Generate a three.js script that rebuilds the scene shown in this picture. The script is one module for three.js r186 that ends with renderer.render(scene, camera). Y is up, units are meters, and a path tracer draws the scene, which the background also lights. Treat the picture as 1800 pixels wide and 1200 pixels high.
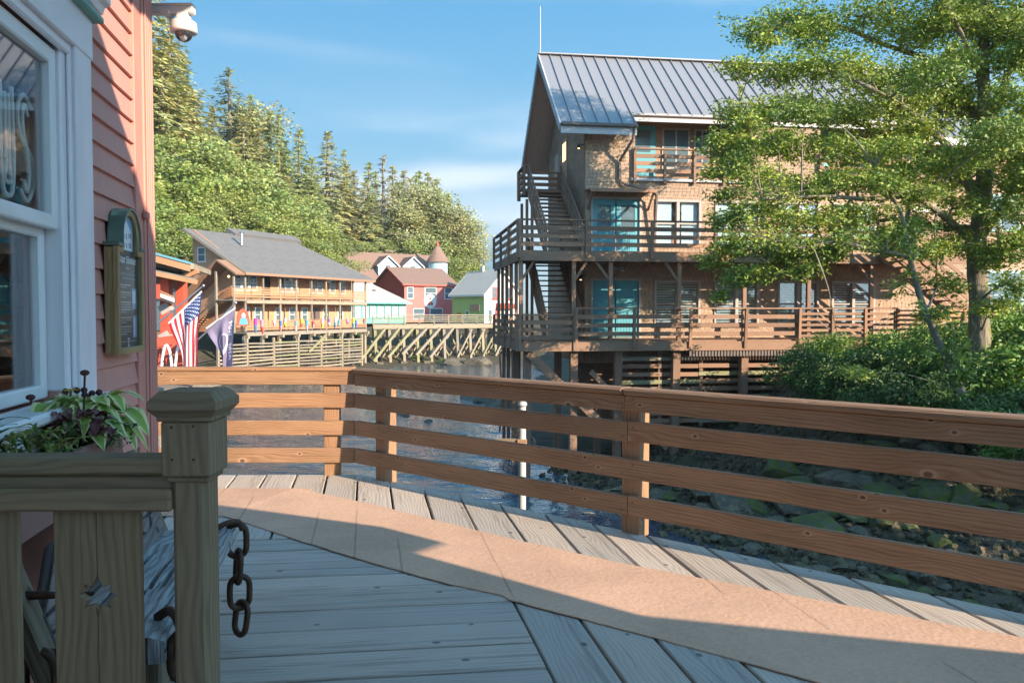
import * as THREE from 'three';
import { mergeGeometries } from 'three/addons/utils/BufferGeometryUtils.js';

// ---------------------------------------------------------------- camera, sky, sun, exposure
const scene = new THREE.Scene();
const CAM_H = 1.6, FPX = 1400, PITCH = Math.atan(50 / FPX);
const camera = new THREE.PerspectiveCamera(2 * Math.atan(600 / FPX) * 180 / Math.PI, 1.5, 0.05, 2500);
camera.position.set(0, CAM_H, 0);
camera.rotation.x = -PITCH;
const renderer = new THREE.WebGLRenderer({ antialias: true });
renderer.toneMapping = THREE.LinearToneMapping;
renderer.toneMappingExposure = 2.25;
renderer.shadowMap.enabled = true;

const SUN_EL = 18.5 * Math.PI / 180, SUN_H = [0.7738, 0.6338];            // horizontal heading towards the sun (x, z)
const sun = new THREE.DirectionalLight(new THREE.Color().setRGB(1, 0.82, 0.62), 5);
sun.position.set(SUN_H[0] * Math.cos(SUN_EL) * 120, Math.sin(SUN_EL) * 120, SUN_H[1] * Math.cos(SUN_EL) * 120);
sun.castShadow = true; sun.shadow.radius = .5;
Object.assign(sun.shadow.camera, { left: -120, right: 120, top: 120, bottom: -120, near: 1, far: 400 });
sun.shadow.mapSize.set(4096, 4096);
scene.add(sun, sun.target);

// ---------------------------------------------------------------- numbers
let seed = 7;
const rnd = () => { seed = (seed + 0x6d2b79f5) | 0; let t = Math.imul(seed ^ (seed >>> 15), 1 | seed); t = (t + Math.imul(t ^ (t >>> 7), 61 | t)) ^ t; return ((t ^ (t >>> 14)) >>> 0) / 4294967296; };
const rr = (a, b) => a + (b - a) * rnd();
const clamp = (x, a = 0, b = 1) => Math.min(b, Math.max(a, x));
const mix = (a, b, t) => a + (b - a) * t;
const sstep = (a, b, x) => { const t = clamp((x - a) / (b - a)); return t * t * (3 - 2 * t); };
const V = (x, y, z) => new THREE.Vector3(x, y, z);
const hash = (x, y, s) => { let h = Math.imul(x, 374761393) ^ Math.imul(y, 668265263) ^ Math.imul(s + 11, 1274126177); h = Math.imul(h ^ (h >>> 13), 1274126177); h ^= h >>> 16; return (h >>> 0) / 4294967296; };
function vnoise(x, y, px, py, s) {                                    // value noise that repeats every px, py cells
  const x0 = Math.floor(x), y0 = Math.floor(y); let fx = x - x0, fy = y - y0; fx = fx * fx * (3 - 2 * fx); fy = fy * fy * (3 - 2 * fy);
  const w = (v, p) => ((v % p) + p) % p, a = w(x0, px), b = w(x0 + 1, px), c = w(y0, py), d = w(y0 + 1, py);
  return mix(mix(hash(a, c, s), hash(b, c, s), fx), mix(hash(a, d, s), hash(b, d, s), fx), fy);
}
function fbm(x, y, px, py, s, o = 4) { let a = 0, k = 0.5, n = 0; for (let i = 0; i < o; i++) { a += k * vnoise(x, y, px, py, s + i * 17); n += k; k *= 0.5; x *= 2; y *= 2; px *= 2; py *= 2; } return a / n; }
// a point of the place from the sight line it lies on and its real distance ahead, or its real height
function ray(px, py) { const cx = (px - 900) / FPX, cy = -(py - 600) / FPX; return [cx, cy * Math.cos(PITCH) - Math.sin(PITCH), -cy * Math.sin(PITCH) - Math.cos(PITCH)]; }
function at(px, py, d) { const r = ray(px, py), k = d / -r[2]; return V(r[0] * k, CAM_H + r[1] * k, -d); }
function onLevel(px, py, y) { const r = ray(px, py), k = (y - CAM_H) / r[1]; return V(r[0] * k, y, r[2] * k); }

// the sky: clear blue, paler low down, thin streaks of cirrus
{
  const w = 1024, h = 512, data = new Float32Array(w * h * 4);
  const stops = [[-90, .10, .12, .13], [-3, .22, .28, .31], [0, .40, .52, .60], [6, .29, .465, .63], [12, .165, .405, .645], [21, .085, .325, .615], [40, .07, .28, .56], [90, .06, .25, .52]];
  for (let j = 0; j < h; j++) for (let i = 0; i < w; i++) {
    const el = ((j + .5) / h - .5) * 180, u = i / w;
    let k = 1; while (k < stops.length - 1 && el > stops[k][0]) k++;
    const a = stops[k - 1], b = stops[k], t = clamp((el - a[0]) / (b[0] - a[0]));
    let c = [1, 2, 3].map((q) => mix(a[q], b[q], t) * [.56, .60, .585][q - 1]);
    if (el > 0) {
      const n = fbm(u * 14 + el * .12, el * .42 + fbm(u * 10, el * .12, 10, 64, 3) * 2.4, 14, 64, 23, 6);
      const cl = sstep(.42, .80, n) * sstep(0, 3, el) * (1 - sstep(9, 17, el)) * .7 + sstep(.5, .9, n) * .42 * sstep(12, 20, el) * (1 - sstep(45, 70, el));
      c = [mix(c[0], .46, cl), mix(c[1], .50, cl), mix(c[2], .54, cl)];
    }
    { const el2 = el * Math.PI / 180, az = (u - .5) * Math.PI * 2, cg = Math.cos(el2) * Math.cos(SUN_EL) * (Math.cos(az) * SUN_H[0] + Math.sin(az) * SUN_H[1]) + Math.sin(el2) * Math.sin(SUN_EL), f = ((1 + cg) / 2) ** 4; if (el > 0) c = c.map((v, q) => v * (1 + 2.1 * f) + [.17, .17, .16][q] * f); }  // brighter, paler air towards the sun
    data.set([c[0], c[1], c[2], 1], (j * w + i) * 4);
  }
  const t = new THREE.DataTexture(data, w, h, THREE.RGBAFormat, THREE.FloatType);
  t.mapping = THREE.EquirectangularReflectionMapping; t.magFilter = THREE.LinearFilter; t.minFilter = THREE.LinearFilter; t.wrapS = THREE.RepeatWrapping; t.needsUpdate = true;
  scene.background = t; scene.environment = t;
}

// ---------------------------------------------------------------- objects
const taken = {};
const numbered = (n) => { const k = taken[n] = (taken[n] ?? -1) + 1; return k ? n + '_' + String(k).padStart(3, '0') : n; };
function tag(o, label, category, group, kind) { o.userData.label = label; if (category) o.userData.category = category; if (group) o.userData.group = group; if (kind) o.userData.kind = kind; return o; }
function thing(name, label, category, pos = [0, 0, 0], turn = 0, group) {
  const o = new THREE.Group(); o.name = numbered(name); o.position.set(...pos); o.rotation.y = turn; scene.add(o);
  return tag(o, label, category, group);
}
function part(parent, name, geo, mat, pos, rot) {
  const m = new THREE.Mesh(geo, mat); m.name = parent === scene ? numbered(name) : name; m.castShadow = m.receiveShadow = true;
  if (pos) m.position.set(...pos); if (rot) m.rotation.set(...rot);
  parent.add(m); return m;
}
function structure(name, label, geo, mat) { const m = geo ? part(scene, name, geo, mat) : new THREE.Group(); if (!geo) { m.name = numbered(name); scene.add(m); } m.userData.kind = 'structure'; m.userData.label = label; return m; }
function dup(o, pos, turn, label, group, scale) {
  const c = o.clone(); c.name = numbered(o.name.replace(/_\d\d\d$/, '')); scene.add(c); c.userData = { ...o.userData };
  c.position.set(...pos); c.rotation.y = turn; if (scale) c.scale.set(...(Array.isArray(scale) ? scale : [scale, scale, scale]));
  if (label) c.userData.label = label; if (group) c.userData.group = group; return c;
}

// ---------------------------------------------------------------- geometry
const AX = { x: 0, y: 1, z: 2 };
function metreUV(g, axis = 'x', tile = [2, .5], off = [0, 0]) {       // texture coordinates in metres, u along the grain
  if (g.index) g = g.toNonIndexed();
  const p = g.attributes.position, uv = new Float32Array(p.count * 2), L = AX[axis], a = V(), b = V(), c = V();
  for (let i = 0; i < p.count; i += 3) {
    a.fromBufferAttribute(p, i); b.fromBufferAttribute(p, i + 1); c.fromBufferAttribute(p, i + 2);
    const n = b.clone().sub(a).cross(c.clone().sub(a)), na = [Math.abs(n.x), Math.abs(n.y), Math.abs(n.z)];
    const D = na.indexOf(Math.max(...na)); let U = L, W;
    if (D === L) { U = (L + 1) % 3; W = (L + 2) % 3; } else W = 3 - L - D;
    [a, b, c].forEach((q, k) => { const e = q.toArray(); uv[(i + k) * 2] = e[U] / tile[0] + off[0]; uv[(i + k) * 2 + 1] = (e[W] + D * .17) / tile[1] + off[1]; });
  }
  g.setAttribute('uv', new THREE.BufferAttribute(uv, 2)); return g;
}
const cache = new Map();
function cbox(w, h, d, c = 0, axis = 'x', v = 0, tile = [2, .5]) {     // box with chamfered edges, centred; v picks a variant of the grain
  const key = [w.toFixed(3), h.toFixed(3), d.toFixed(3), c, axis, v, tile].join();
  if (cache.has(key)) return cache.get(key);
  let g;
  if (!c) g = new THREE.BoxGeometry(w, h, d).toNonIndexed();
  else {
    const pos = [], S = [-1, 1], q = (f, sx, sy, sz) => [sx * (w / 2 - (f === 0 ? 0 : c)), sy * (h / 2 - (f === 1 ? 0 : c)), sz * (d / 2 - (f === 2 ? 0 : c))];
    const poly = (...ps) => {
      const A = V(...ps[0]), n = V(...ps[1]).sub(A).cross(V(...ps[2]).sub(A)), m = ps.reduce((s, e) => s.add(V(...e)), V());
      if (n.dot(m) < 0) ps.reverse();
      for (let i = 1; i < ps.length - 1; i++) pos.push(...ps[0], ...ps[i], ...ps[i + 1]);
    };
    for (const s of S) {
      poly(q(0, s, -1, -1), q(0, s, 1, -1), q(0, s, 1, 1), q(0, s, -1, 1)); poly(q(1, -1, s, -1), q(1, 1, s, -1), q(1, 1, s, 1), q(1, -1, s, 1)); poly(q(2, -1, -1, s), q(2, 1, -1, s), q(2, 1, 1, s), q(2, -1, 1, s));
      for (const t of S) {
        poly(q(0, s, t, -1), q(0, s, t, 1), q(1, s, t, 1), q(1, s, t, -1)); poly(q(0, s, -1, t), q(0, s, 1, t), q(2, s, 1, t), q(2, s, -1, t)); poly(q(1, -1, s, t), q(1, 1, s, t), q(2, 1, s, t), q(2, -1, s, t));
        for (const r of S) poly(q(0, s, t, r), q(1, s, t, r), q(2, s, t, r));
      }
    }
    g = new THREE.BufferGeometry(); g.setAttribute('position', new THREE.Float32BufferAttribute(pos, 3)); g.computeVertexNormals();
  }
  g = metreUV(g, axis, tile, [hash(v, 3, 9), hash(v, 8, 2)]); cache.set(key, g); return g;
}
let vary = 0; const nextV = (n = 5) => (vary = (vary + 1) % n);
const longest = (w, h, d) => (w >= h && w >= d ? 'x' : h >= d ? 'y' : 'z');
// a box part: size, centre, material
function slab(parent, name, size, pos, mat, o = {}) { return part(parent, name, cbox(...size, o.c ?? 0, o.axis ?? longest(...size), nextV(o.nv)), mat, pos, o.rot); }
// a straight bar from a to b, h tall and w wide
function bar(parent, name, a, b, h, w, mat, o = {}) {
  const A = V(...a), B = V(...b), X = B.clone().sub(A), L = X.length(); X.normalize();
  const up = Math.abs(X.y) > .99 ? V(0, 0, 1) : V(0, 1, 0), Z = X.clone().cross(up).normalize(), Y = Z.clone().cross(X);
  const m = part(parent, name, cbox(L, h, w, o.c ?? 0, 'x', nextV(o.nv)), mat);
  m.quaternion.setFromRotationMatrix(new THREE.Matrix4().makeBasis(X, Y, Z)); m.position.copy(A.add(B).multiplyScalar(.5)); return m;
}
function tube(points, r, seg = 24, rs = 8, closed = false, r2) {
  const c = new THREE.CatmullRomCurve3(points.map((p) => (p.isVector3 ? p : V(...p))), closed, 'centripetal');
  const g = new THREE.TubeGeometry(c, seg, r, rs, closed);
  if (r2 !== undefined) { const p = g.attributes.position; for (let i = 0; i <= seg; i++) { const q = c.getPointAt(i / seg), k = mix(1, r2 / r, i / seg); for (let j = 0; j <= rs; j++) { const n = i * (rs + 1) + j; p.setXYZ(n, q.x + (p.getX(n) - q.x) * k, q.y + (p.getY(n) - q.y) * k, q.z + (p.getZ(n) - q.z) * k); } } }
  return g;
}
function prism(pts, depth, bevel = 0) {                               // outline in x, y, pushed along +z
  const g = new THREE.ExtrudeGeometry(new THREE.Shape(pts.map((p) => new THREE.Vector2(...p))), { depth, bevelEnabled: bevel > 0, bevelSize: bevel, bevelThickness: bevel, bevelSegments: 1, curveSegments: 10 });
  return metreUV(g, 'x', [2, .5]);
}
function fromTris(pos, axis, tile, col) { const g = new THREE.BufferGeometry(); g.setAttribute('position', new THREE.Float32BufferAttribute(pos, 3)); if (col) g.setAttribute('color', new THREE.Float32BufferAttribute(col, 3)); g.computeVertexNormals(); return axis ? metreUV(g, axis, tile) : g; }
const quad = (out, a, b, c, d) => out.push(...a, ...b, ...c, ...a, ...c, ...d);
// overlapping courses on a wall from x0 to x1, y0 to y1, in the plane z = 0 facing +z; top(x) trims it under a roof slope
function courses(x0, x1, y0, y1, step, lap, tile) {
  const p = [];
  for (let y = y0; y < y1 - 1e-4; y += step) { const t = Math.min(y + step, y1); quad(p, [x0, y, lap], [x1, y, lap], [x1, t, 0.002], [x0, t, 0.002]); quad(p, [x0, y, 0], [x1, y, 0], [x1, y, lap], [x0, y, lap]); }
  return fromTris(p, 'x', tile);
}

// ---------------------------------------------------------------- textures and materials
const s8 = (x) => { x = clamp(x); return Math.round(255 * (x <= .0031308 ? x * 12.92 : 1.055 * x ** (1 / 2.4) - .055)); };
function paint(w, h, f) {                                             // f(u, v) gives linear r, g, b and a height
  const c = new Uint8Array(w * h * 4), b = new Uint8Array(w * h * 4);
  for (let j = 0; j < h; j++) for (let i = 0; i < w; i++) { const [r, g, l, z] = f(i / w, j / h), k = (j * w + i) * 4, q = Math.round(clamp(z) * 255); c.set([s8(r), s8(g), s8(l), 255], k); b.set([q, q, q, 255], k); }
  const mk = (d, cs) => { const t = new THREE.DataTexture(d, w, h); t.wrapS = t.wrapT = THREE.RepeatWrapping; t.magFilter = THREE.LinearFilter; t.minFilter = THREE.LinearMipmapLinearFilter; t.generateMipmaps = true; if (cs) t.colorSpace = THREE.SRGBColorSpace; t.needsUpdate = true; return t; };
  return { map: mk(c, true), bumpMap: mk(b) };
}
function wood(a, b, s, o = {}) {                                      // grain of earlywood a and latewood b; 2 m by 0.5 m a tile
  const { rings = 26, knots = 4, crack = 0, patch = .3, w = 1024, h = 256, halo = 0 } = o, ks = [];
  for (let i = 0; i < knots; i++) ks.push([hash(i, 1, s), hash(i, 2, s), .010 + .012 * hash(i, 3, s)]);
  return paint(w, h, (u, v) => {
    let warp = fbm(u * 4, v * 3, 4, 3, s, 3) * .22, kn = 0, hl = 0;
    for (const [ku, kv, r] of ks) { let du = (u - ku + 1.5) % 1 - .5, dv = (v - kv + 1.5) % 1 - .5; du *= 2; dv *= .5; const d = Math.sqrt(du * du * .16 + dv * dv); warp += dv / .5 * Math.exp(-d / (r * 2.2)) * -1.1; const e = Math.sqrt(du * du * .5 + dv * dv); kn = Math.max(kn, 1 - sstep(r * .55, r, e)); hl = Math.max(hl, halo * (1 - sstep(r * 1.0, r * 1.9, e)) * sstep(r * .6, r, e)); }
    const q = (v + warp) * rings, ring = .5 + .5 * Math.sin(q * Math.PI * 2 + fbm(u * 6, v * 24, 6, 24, s + 4, 2) * 2), fine = vnoise(u * 40, v * 180, 40, 180, s + 9), big = fbm(u * 5, v * 4, 5, 4, s + 2, 4);
    let t = clamp(.55 * ring ** 2 + .35 * fine + patch * (big - .5) * 2), ck = 0;
    if (crack) { const n = fbm(u * 3, v * 26, 3, 26, s + 31, 3); ck = sstep(.66 - .1 * crack, .74, n) * crack; }
    const c = [0, 1, 2].map((i) => mix(mix(a[i], b[i], t), a[i] * 1.15 + .06, hl * .7) * (1 - .6 * kn) * (1 - .75 * ck));
    return [...c, .75 - .35 * ring * .7 - .2 * fine - .5 * ck - .25 * kn];
  });
}
const rgb = (r, g, b) => new THREE.Color().setRGB(r, g, b);
function std(c, rough = .8, o = {}) { return new THREE.MeshStandardMaterial({ color: Array.isArray(c) ? rgb(...c) : c, roughness: rough, ...o }); }
function tex(t, rough = .85, bump = .002, tint = [1, 1, 1], o = {}) { return new THREE.MeshStandardMaterial({ map: t.map, bumpMap: t.bumpMap, bumpScale: bump, roughness: rough, color: rgb(...tint), ...o }); }
const tints = (t, rough, bump, list) => list.map((c) => tex(t, rough, bump, c));
const pick = (list) => list[Math.floor(rnd() * list.length)];

const T = {
  deck: wood([.52, .45, .38], [.41, .35, .29], 21, { rings: 18, knots: 3, crack: .3, patch: .5 }),
  rail: wood([.37, .21, .115], [.225, .118, .06], 33, { rings: 22, knots: 7, patch: .55, crack: .25, halo: 1, h: 512 }),
  fence: wood([.29, .205, .115], [.175, .122, .068], 45, { rings: 20, knots: 2, patch: .3 }),
  brown: wood([.32, .19, .125], [.21, .125, .082], 57, { rings: 22, knots: 2, w: 512 }),
  grey: wood([.36, .31, .24], [.17, .145, .11], 63, { rings: 20, knots: 2, crack: .6, w: 512 }),
  moss: paint(256, 256, (u, v) => { const n = fbm(u * 5, v * 5, 5, 5, 71, 5), m = sstep(.38, .66, fbm(u * 4, v * 4, 4, 4, 77, 4)), f = vnoise(u * 60, v * 60, 60, 60, 78); return [mix(.07 + .08 * n, .075 + .07 * f * n, m), mix(.06 + .07 * n, .10 + .09 * f * n, m), mix(.04 + .045 * n, .02, m), n * .6 + m * .3 * f]; }),
  rock: paint(256, 256, (u, v) => { const n = fbm(u * 6, v * 6, 6, 6, 81, 5), l = sstep(.6, .7, fbm(u * 9, v * 9, 9, 9, 84, 4)); const k = .06 + .15 * n; return [k + .08 * l, k * .9 + .07 * l, k * .72 + .04 * l, n]; }),
  plaster: paint(256, 256, (u, v) => { const n = fbm(u * 8, v * 8, 8, 8, 91, 5), k = .9 + .16 * (n - .5); return [k, k, k, n]; }),
  grit: paint(1024, 1024, (u, v) => { const n = fbm(u * 5, v * 5, 5, 5, 101, 5), f = hash(Math.floor(u * 1024), Math.floor(v * 1024), 5), g = vnoise(u * 300, v * 300, 300, 300, 103), st = sstep(.6, .75, fbm(u * 3, v * 3, 3, 3, 108, 4)); const k = (.80 + .25 * (n - .5) + .22 * (g - .5) + .14 * (f - .5)) * (1 - .14 * st); return [.70 * k, .475 * k, .335 * k, g * .7 + f * .3]; }),
  shingle: paint(512, 512, (u, v) => {                                // cedar shingles far off: widths and tones only, 2.4 m by 2.4 m, twenty courses
    const row = Math.floor(v * 20), x = u * 16 + hash(row, 5, 1), i = Math.floor(x), e = Math.min(x - i, 1 - (x - i)), t = hash(((i % 16) + 16) % 16, row, 6), n = vnoise(u * 200, v * 30, 200, 30, 8), big = fbm(u * 3, v * 3, 3, 3, 9, 4);
    const k = (.74 + .22 * t + .18 * (n - .5) + .32 * (big - .5)) * (e < .06 ? .6 : 1); return [.47 * k, .33 * k, .235 * k, e < .07 ? .2 : .5 + .4 * t]; }),
  asphalt: paint(512, 512, (u, v) => { const row = Math.floor(v * 24), x = u * 16 + hash(row, 2, 3) * 4, i = Math.floor(x), t = hash(((i % 16) + 16) % 16, row, 12), y = v * 24 - row, n = fbm(u * 4, v * 4, 4, 4, 13, 4), g = hash(Math.floor(u * 512), Math.floor(v * 512), 15); const k = (.8 + .25 * t + .4 * (n - .5) + .2 * (g - .5)) * (y < .1 ? .6 : 1); return [k, k, k, y < .1 ? .1 : .5 + .4 * t]; }),
  bark: paint(256, 512, (u, v) => { const n = fbm(u * 12, v * 5, 12, 5, 121, 4), l = sstep(.56, .66, fbm(u * 5, v * 7, 5, 7, 125, 4)), m = sstep(.58, .7, fbm(u * 3, v * 4, 3, 4, 127, 4)); const k = .10 + .14 * n; return [mix(k + .12 * l, .14, m), mix(k * .9 + .11 * l, .135, m), mix(k * .75 + .09 * l, .035, m), n]; }),
  soil: paint(512, 512, (u, v) => { const n = fbm(u * 8, v * 8, 8, 8, 131, 5), f = vnoise(u * 90, v * 90, 90, 90, 133), m = sstep(.5, .64, fbm(u * 4, v * 4, 4, 4, 137, 4)); const k = .045 + .10 * n + .05 * f; return [mix(k, .075, m * .6), mix(k * .9, .085, m * .6), mix(k * .7, .03, m * .6), n * .5 + f * .5]; }),
  water: paint(1024, 1024, (u, v) => { const q = fbm(u * 14 + 2 * fbm(u * 6, v * 6, 6, 6, 5, 2), v * 30, 14, 30, 141, 4), r = fbm(u * 50, v * 90, 50, 90, 147, 3); return [.5, .5, .5, .72 * q + .28 * r]; }),
};
const M = {
  deck: tints(T.deck, .9, .003, [[1.05, 1.04, 1.03], [.94, .94, .94], [1.14, 1.1, 1.06], [.88, .9, .91], [1.0, .97, .94]]),
  rail: tints(T.rail, .7, .002, [[1, 1, 1], [.92, .94, .96], [1.06, 1.02, 1], [.86, .86, .86]]),
  fence: tints(T.fence, .7, .002, [[1, 1, 1], [.9, .9, .92], [1.06, 1.04, 1]]),
  brown: tints(T.brown, .85, .003, [[1, 1, 1], [.85, .85, .87], [1.15, 1.1, 1.05]]),
  grey: tints(T.grey, .9, .004, [[1, 1, 1], [.8, .8, .8], [1.15, 1.1, 1], [.9, 1, .72]]),
  orange: tints(T.brown, .8, .003, [[1.6, 1.4, 1.15], [1.45, 1.28, 1.08], [1.75, 1.5, 1.2]]),
  moss: tex(T.moss, .95, .02, [.9, .9, .9]), rock: tex(T.rock, .85, .02, [.75, .70, .60]), bark: tex(T.bark, .95, .02, [1.25, 1.2, 1.1]),
  pink: tex(T.plaster, .55, .0006, [.63, .30, .25]), pinkTrim: tex(T.plaster, .5, .0006, [.62, .265, .215]),
  trim: tex(T.plaster, .45, .0006, [.86, .83, .86]), sash: tex(T.plaster, .45, .0005, [.84, .86, .86]), tealTrim: tex(T.plaster, .5, .0006, [.16, .40, .34]),
  grit: tex(T.grit, .95, .0015), gritOld: tex(T.grit, .95, .0015, [.86, .92, .98]),
  shingle: tex(T.shingle, .9, .01), lap: tex(T.shingle, .9, .004, [.95, .92, .9]),
  metal: std([.27, .27, .285], .5, { metalness: .2 }), gutter: std([.13, .10, .09], .5), fascia: tex(T.plaster, .6, .001, [.50, .50, .52]), soffit: tex(T.plaster, .8, .001, [.62, .40, .30]),
  teal: tex(T.plaster, .5, .001, [.09, .36, .44]), winTrim: tex(T.plaster, .6, .001, [.44, .38, .35]), white: tex(T.plaster, .6, .001, [.78, .77, .74]), blind: std([.46, .62, .72], .9), dark: std([.02, .02, .022], .9),  // blind: white cloth tinted blue, sky light put into its colour
  asphalt: tex(T.asphalt, .95, .006, [.17, .165, .16]), asphaltBrown: tex(T.asphalt, .95, .006, [.27, .17, .13]), asphaltPale: tex(T.asphalt, .95, .006, [.46, .44, .40]),
  red: tex(T.plaster, .7, .001, [.56, .10, .085]), redDeep: tex(T.plaster, .7, .001, [.50, .09, .05]), blue: tex(T.plaster, .7, .001, [.10, .36, .56]), paleBlue: tex(T.plaster, .7, .001, [.42, .62, .74]), mint: tex(T.plaster, .7, .001, [.16, .50, .42]), lime: tex(T.plaster, .7, .001, [.46, .60, .20]), tan: tex(T.plaster, .8, .001, [.50, .31, .21]),
  iron: tex(T.rock, .55, .002, [.55, .34, .26], { metalness: .4 }), steel: std([.45, .46, .48], .35, { metalness: .8 }), pvc: std([.44, .45, .44], .4), black: std([.015, .015, .017], .4),
  lamp: std([.9, .7, .4], .5, { emissive: rgb(1, .62, .25), emissiveIntensity: 1.2 }),
};
const glassy = (o = {}) => new THREE.MeshPhysicalMaterial({ color: 0xffffff, roughness: .02, transmission: 1, thickness: 0, ior: 1.85, ...o });
M.glass = glassy();
M.pane = new THREE.MeshPhysicalMaterial({ color: rgb(.10, .15, .18), roughness: .03, ior: 1.6 });
// ---------------------------------------------------------------- terrain and water
const WATER = -3.8;
const creek = [[-90, 3], [24, 3], [15, 10], [9.2, 13.8], [5.8, 16.8], [4.5, 19.4], [3.3, 23], [2.0, 26.5], [.6, 36], [-1.5, 47], [1, 58], [3, 70], [2, 84], [-5, 83], [-10, 80], [-13, 76], [-16.5, 65], [-21, 60.5], [-40, 57.5], [-90, 56]];
function creekDist(x, d) {
  let best = 1e9, inside = false;
  for (let i = 0, j = creek.length - 1; i < creek.length; j = i++) {
    const [ax, ay] = creek[j], [bx, by] = creek[i], ex = bx - ax, ey = by - ay, t = clamp(((x - ax) * ex + (d - ay) * ey) / (ex * ex + ey * ey));
    best = Math.min(best, Math.hypot(x - ax - ex * t, d - ay - ey * t));
    if ((by > d) !== (ay > d) && x < (ax - bx) * (d - by) / (ay - by) + bx) inside = !inside;
  }
  return inside ? -best : best;
}
function groundY(x, d) {
  const s = creekDist(x, d), n = fbm(x * .6 + 500, d * .6 + 500, 4096, 4096, 3, 4) - .5;
  if (s < 0) return WATER + .05 + Math.max(-.8, s * .16) + n * .15;
  if (d < 7 && x < 20) return WATER + Math.min(2.2, s * .5) + n * .2;
  if (x < -3 && d > 40) return WATER + 3.7 * sstep(2, 16, s) + sstep(0, 30, -x) * Math.min(60, Math.max(0, (-x - 20) * .6 + (Math.min(d, 128) - 95) * .3) * .5) + n * .4;
  const k = x < 0 && d > 34 ? s * .12 : Math.min(4.3, s < 3 ? s * .15 : .45 + (s - 3) * mix(.34, .62, sstep(6, 10, x)));
  return WATER + k + n * .5 * sstep(0, 2, s);
}
const spread = (parts) => { const r = []; for (const [a, b, st] of parts) for (let x = a; x < b - 1e-6; x += st) r.push(x); r.push(parts.at(-1)[1]); return r; };
function sheet(xs, ds, f, tile) {
  const p = [], uv = [], ix = [];
  for (const d of ds) for (const x of xs) { p.push(x, f(x, d), -d); uv.push(x / tile, d / tile); }
  for (let j = 0; j < ds.length - 1; j++) for (let i = 0; i < xs.length - 1; i++) { const a = j * xs.length + i, b = a + 1, c = a + xs.length; ix.push(a, b, c, b, c + 1, c); }
  const g = new THREE.BufferGeometry(); g.setAttribute('position', new THREE.Float32BufferAttribute(p, 3)); g.setAttribute('uv', new THREE.Float32BufferAttribute(uv, 2)); g.setIndex(ix); g.computeVertexNormals(); return g;
}
structure('ground', 'banks, creek bed and wooded hillside', sheet(spread([[-900, -180, 120], [-180, -30, 5], [-30, -4, 1.5], [-4, 26, .5], [26, 60, 3], [60, 900, 120]]), spread([[-60, 4, 6], [4, 34, .5], [34, 95, 1.5], [95, 220, 6], [220, 1400, 118]]), groundY, 3), tex(T.soil, .95, .05, [.65, .57, .45]));
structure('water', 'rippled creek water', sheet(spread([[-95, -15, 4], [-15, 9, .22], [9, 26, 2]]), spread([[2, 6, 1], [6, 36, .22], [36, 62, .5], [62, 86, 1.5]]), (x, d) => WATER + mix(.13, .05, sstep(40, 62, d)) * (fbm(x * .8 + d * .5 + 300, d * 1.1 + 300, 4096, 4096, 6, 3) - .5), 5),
  new THREE.MeshPhysicalMaterial({ color: rgb(.016, .058, .095), roughness: .03, ior: 1.5, bumpMap: T.water.bumpMap, bumpScale: .035 }));  // base colour bluer than the creek, standing in for reflected sky

// ---------------------------------------------------------------- the boardwalk we stand on
const WD = [-.1806, .9836];                                           // heading (x, depth) of the long planks, the same as the pink wall's
const corner = [-1.545, 7.78], RD = [.759, -.651];                    // where the two railings meet; heading of the long railing (x, depth)
const railAt = (t) => [corner[0] + RD[0] * t, corner[1] + RD[1] * t];
function clip(poly, nx, ny, c) { const out = []; for (let i = 0; i < poly.length; i++) { const a = poly[i], b = poly[(i + 1) % poly.length], da = nx * a[0] + ny * a[1] - c, db = nx * b[0] + ny * b[1] - c; if (da <= 0) out.push(a); if ((da < 0) !== (db < 0) && da !== db) { const t = da / (da - db); out.push([a[0] + (b[0] - a[0]) * t, a[1] + (b[1] - a[1]) * t]); } } return out; }
const area = (p) => { let s = 0; for (let i = 0; i < p.length; i++) { const a = p[i], b = p[(i + 1) % p.length]; s += a[0] * b[1] - a[1] * b[0]; } return s / 2; };
function flatPiece(poly, y, th, c, dir, tile, off) {                  // a convex board seen from above, (x, depth) outline, chamfered top
  if (area(poly) < 0) poly = [...poly].reverse();
  const n = poly.length, inset = poly.map((p, i) => { const a = poly[(i + n - 1) % n], b = poly[(i + 1) % n]; const e = (q, r) => { const l = Math.hypot(r[0] - q[0], r[1] - q[1]) || 1; return [-(r[1] - q[1]) / l, (r[0] - q[0]) / l]; }; const e1 = e(a, p), e2 = e(p, b), k = 1 + e1[0] * e2[0] + e1[1] * e2[1]; return [p[0] + c * (e1[0] + e2[0]) / Math.max(k, .3), p[1] + c * (e1[1] + e2[1]) / Math.max(k, .3)]; });
  const P = [], W = (q, h) => [q[0], h, -q[1]];
  for (let i = 1; i < n - 1; i++) P.push(...W(inset[0], y), ...W(inset[i], y), ...W(inset[i + 1], y));
  for (let i = 0; i < n; i++) { const j = (i + 1) % n; quad(P, W(poly[i], y - c), W(poly[j], y - c), W(inset[j], y), W(inset[i], y)); quad(P, W(poly[i], y - th), W(poly[j], y - th), W(poly[j], y - c), W(poly[i], y - c)); }
  const g = fromTris(P), p = g.attributes.position, uv = [];
  for (let i = 0; i < p.count; i++) { const x = p.getX(i), d = -p.getZ(i); uv.push((x * dir[0] + d * dir[1]) / tile[0] + off[0], (-x * dir[1] + d * dir[0] + p.getY(i)) / tile[1] + off[1]); }
  g.setAttribute('uv', new THREE.Float32BufferAttribute(uv, 2)); return g;
}
const boardwalk = structure('boardwalk', 'weathered plank deck above the creek');
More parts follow.
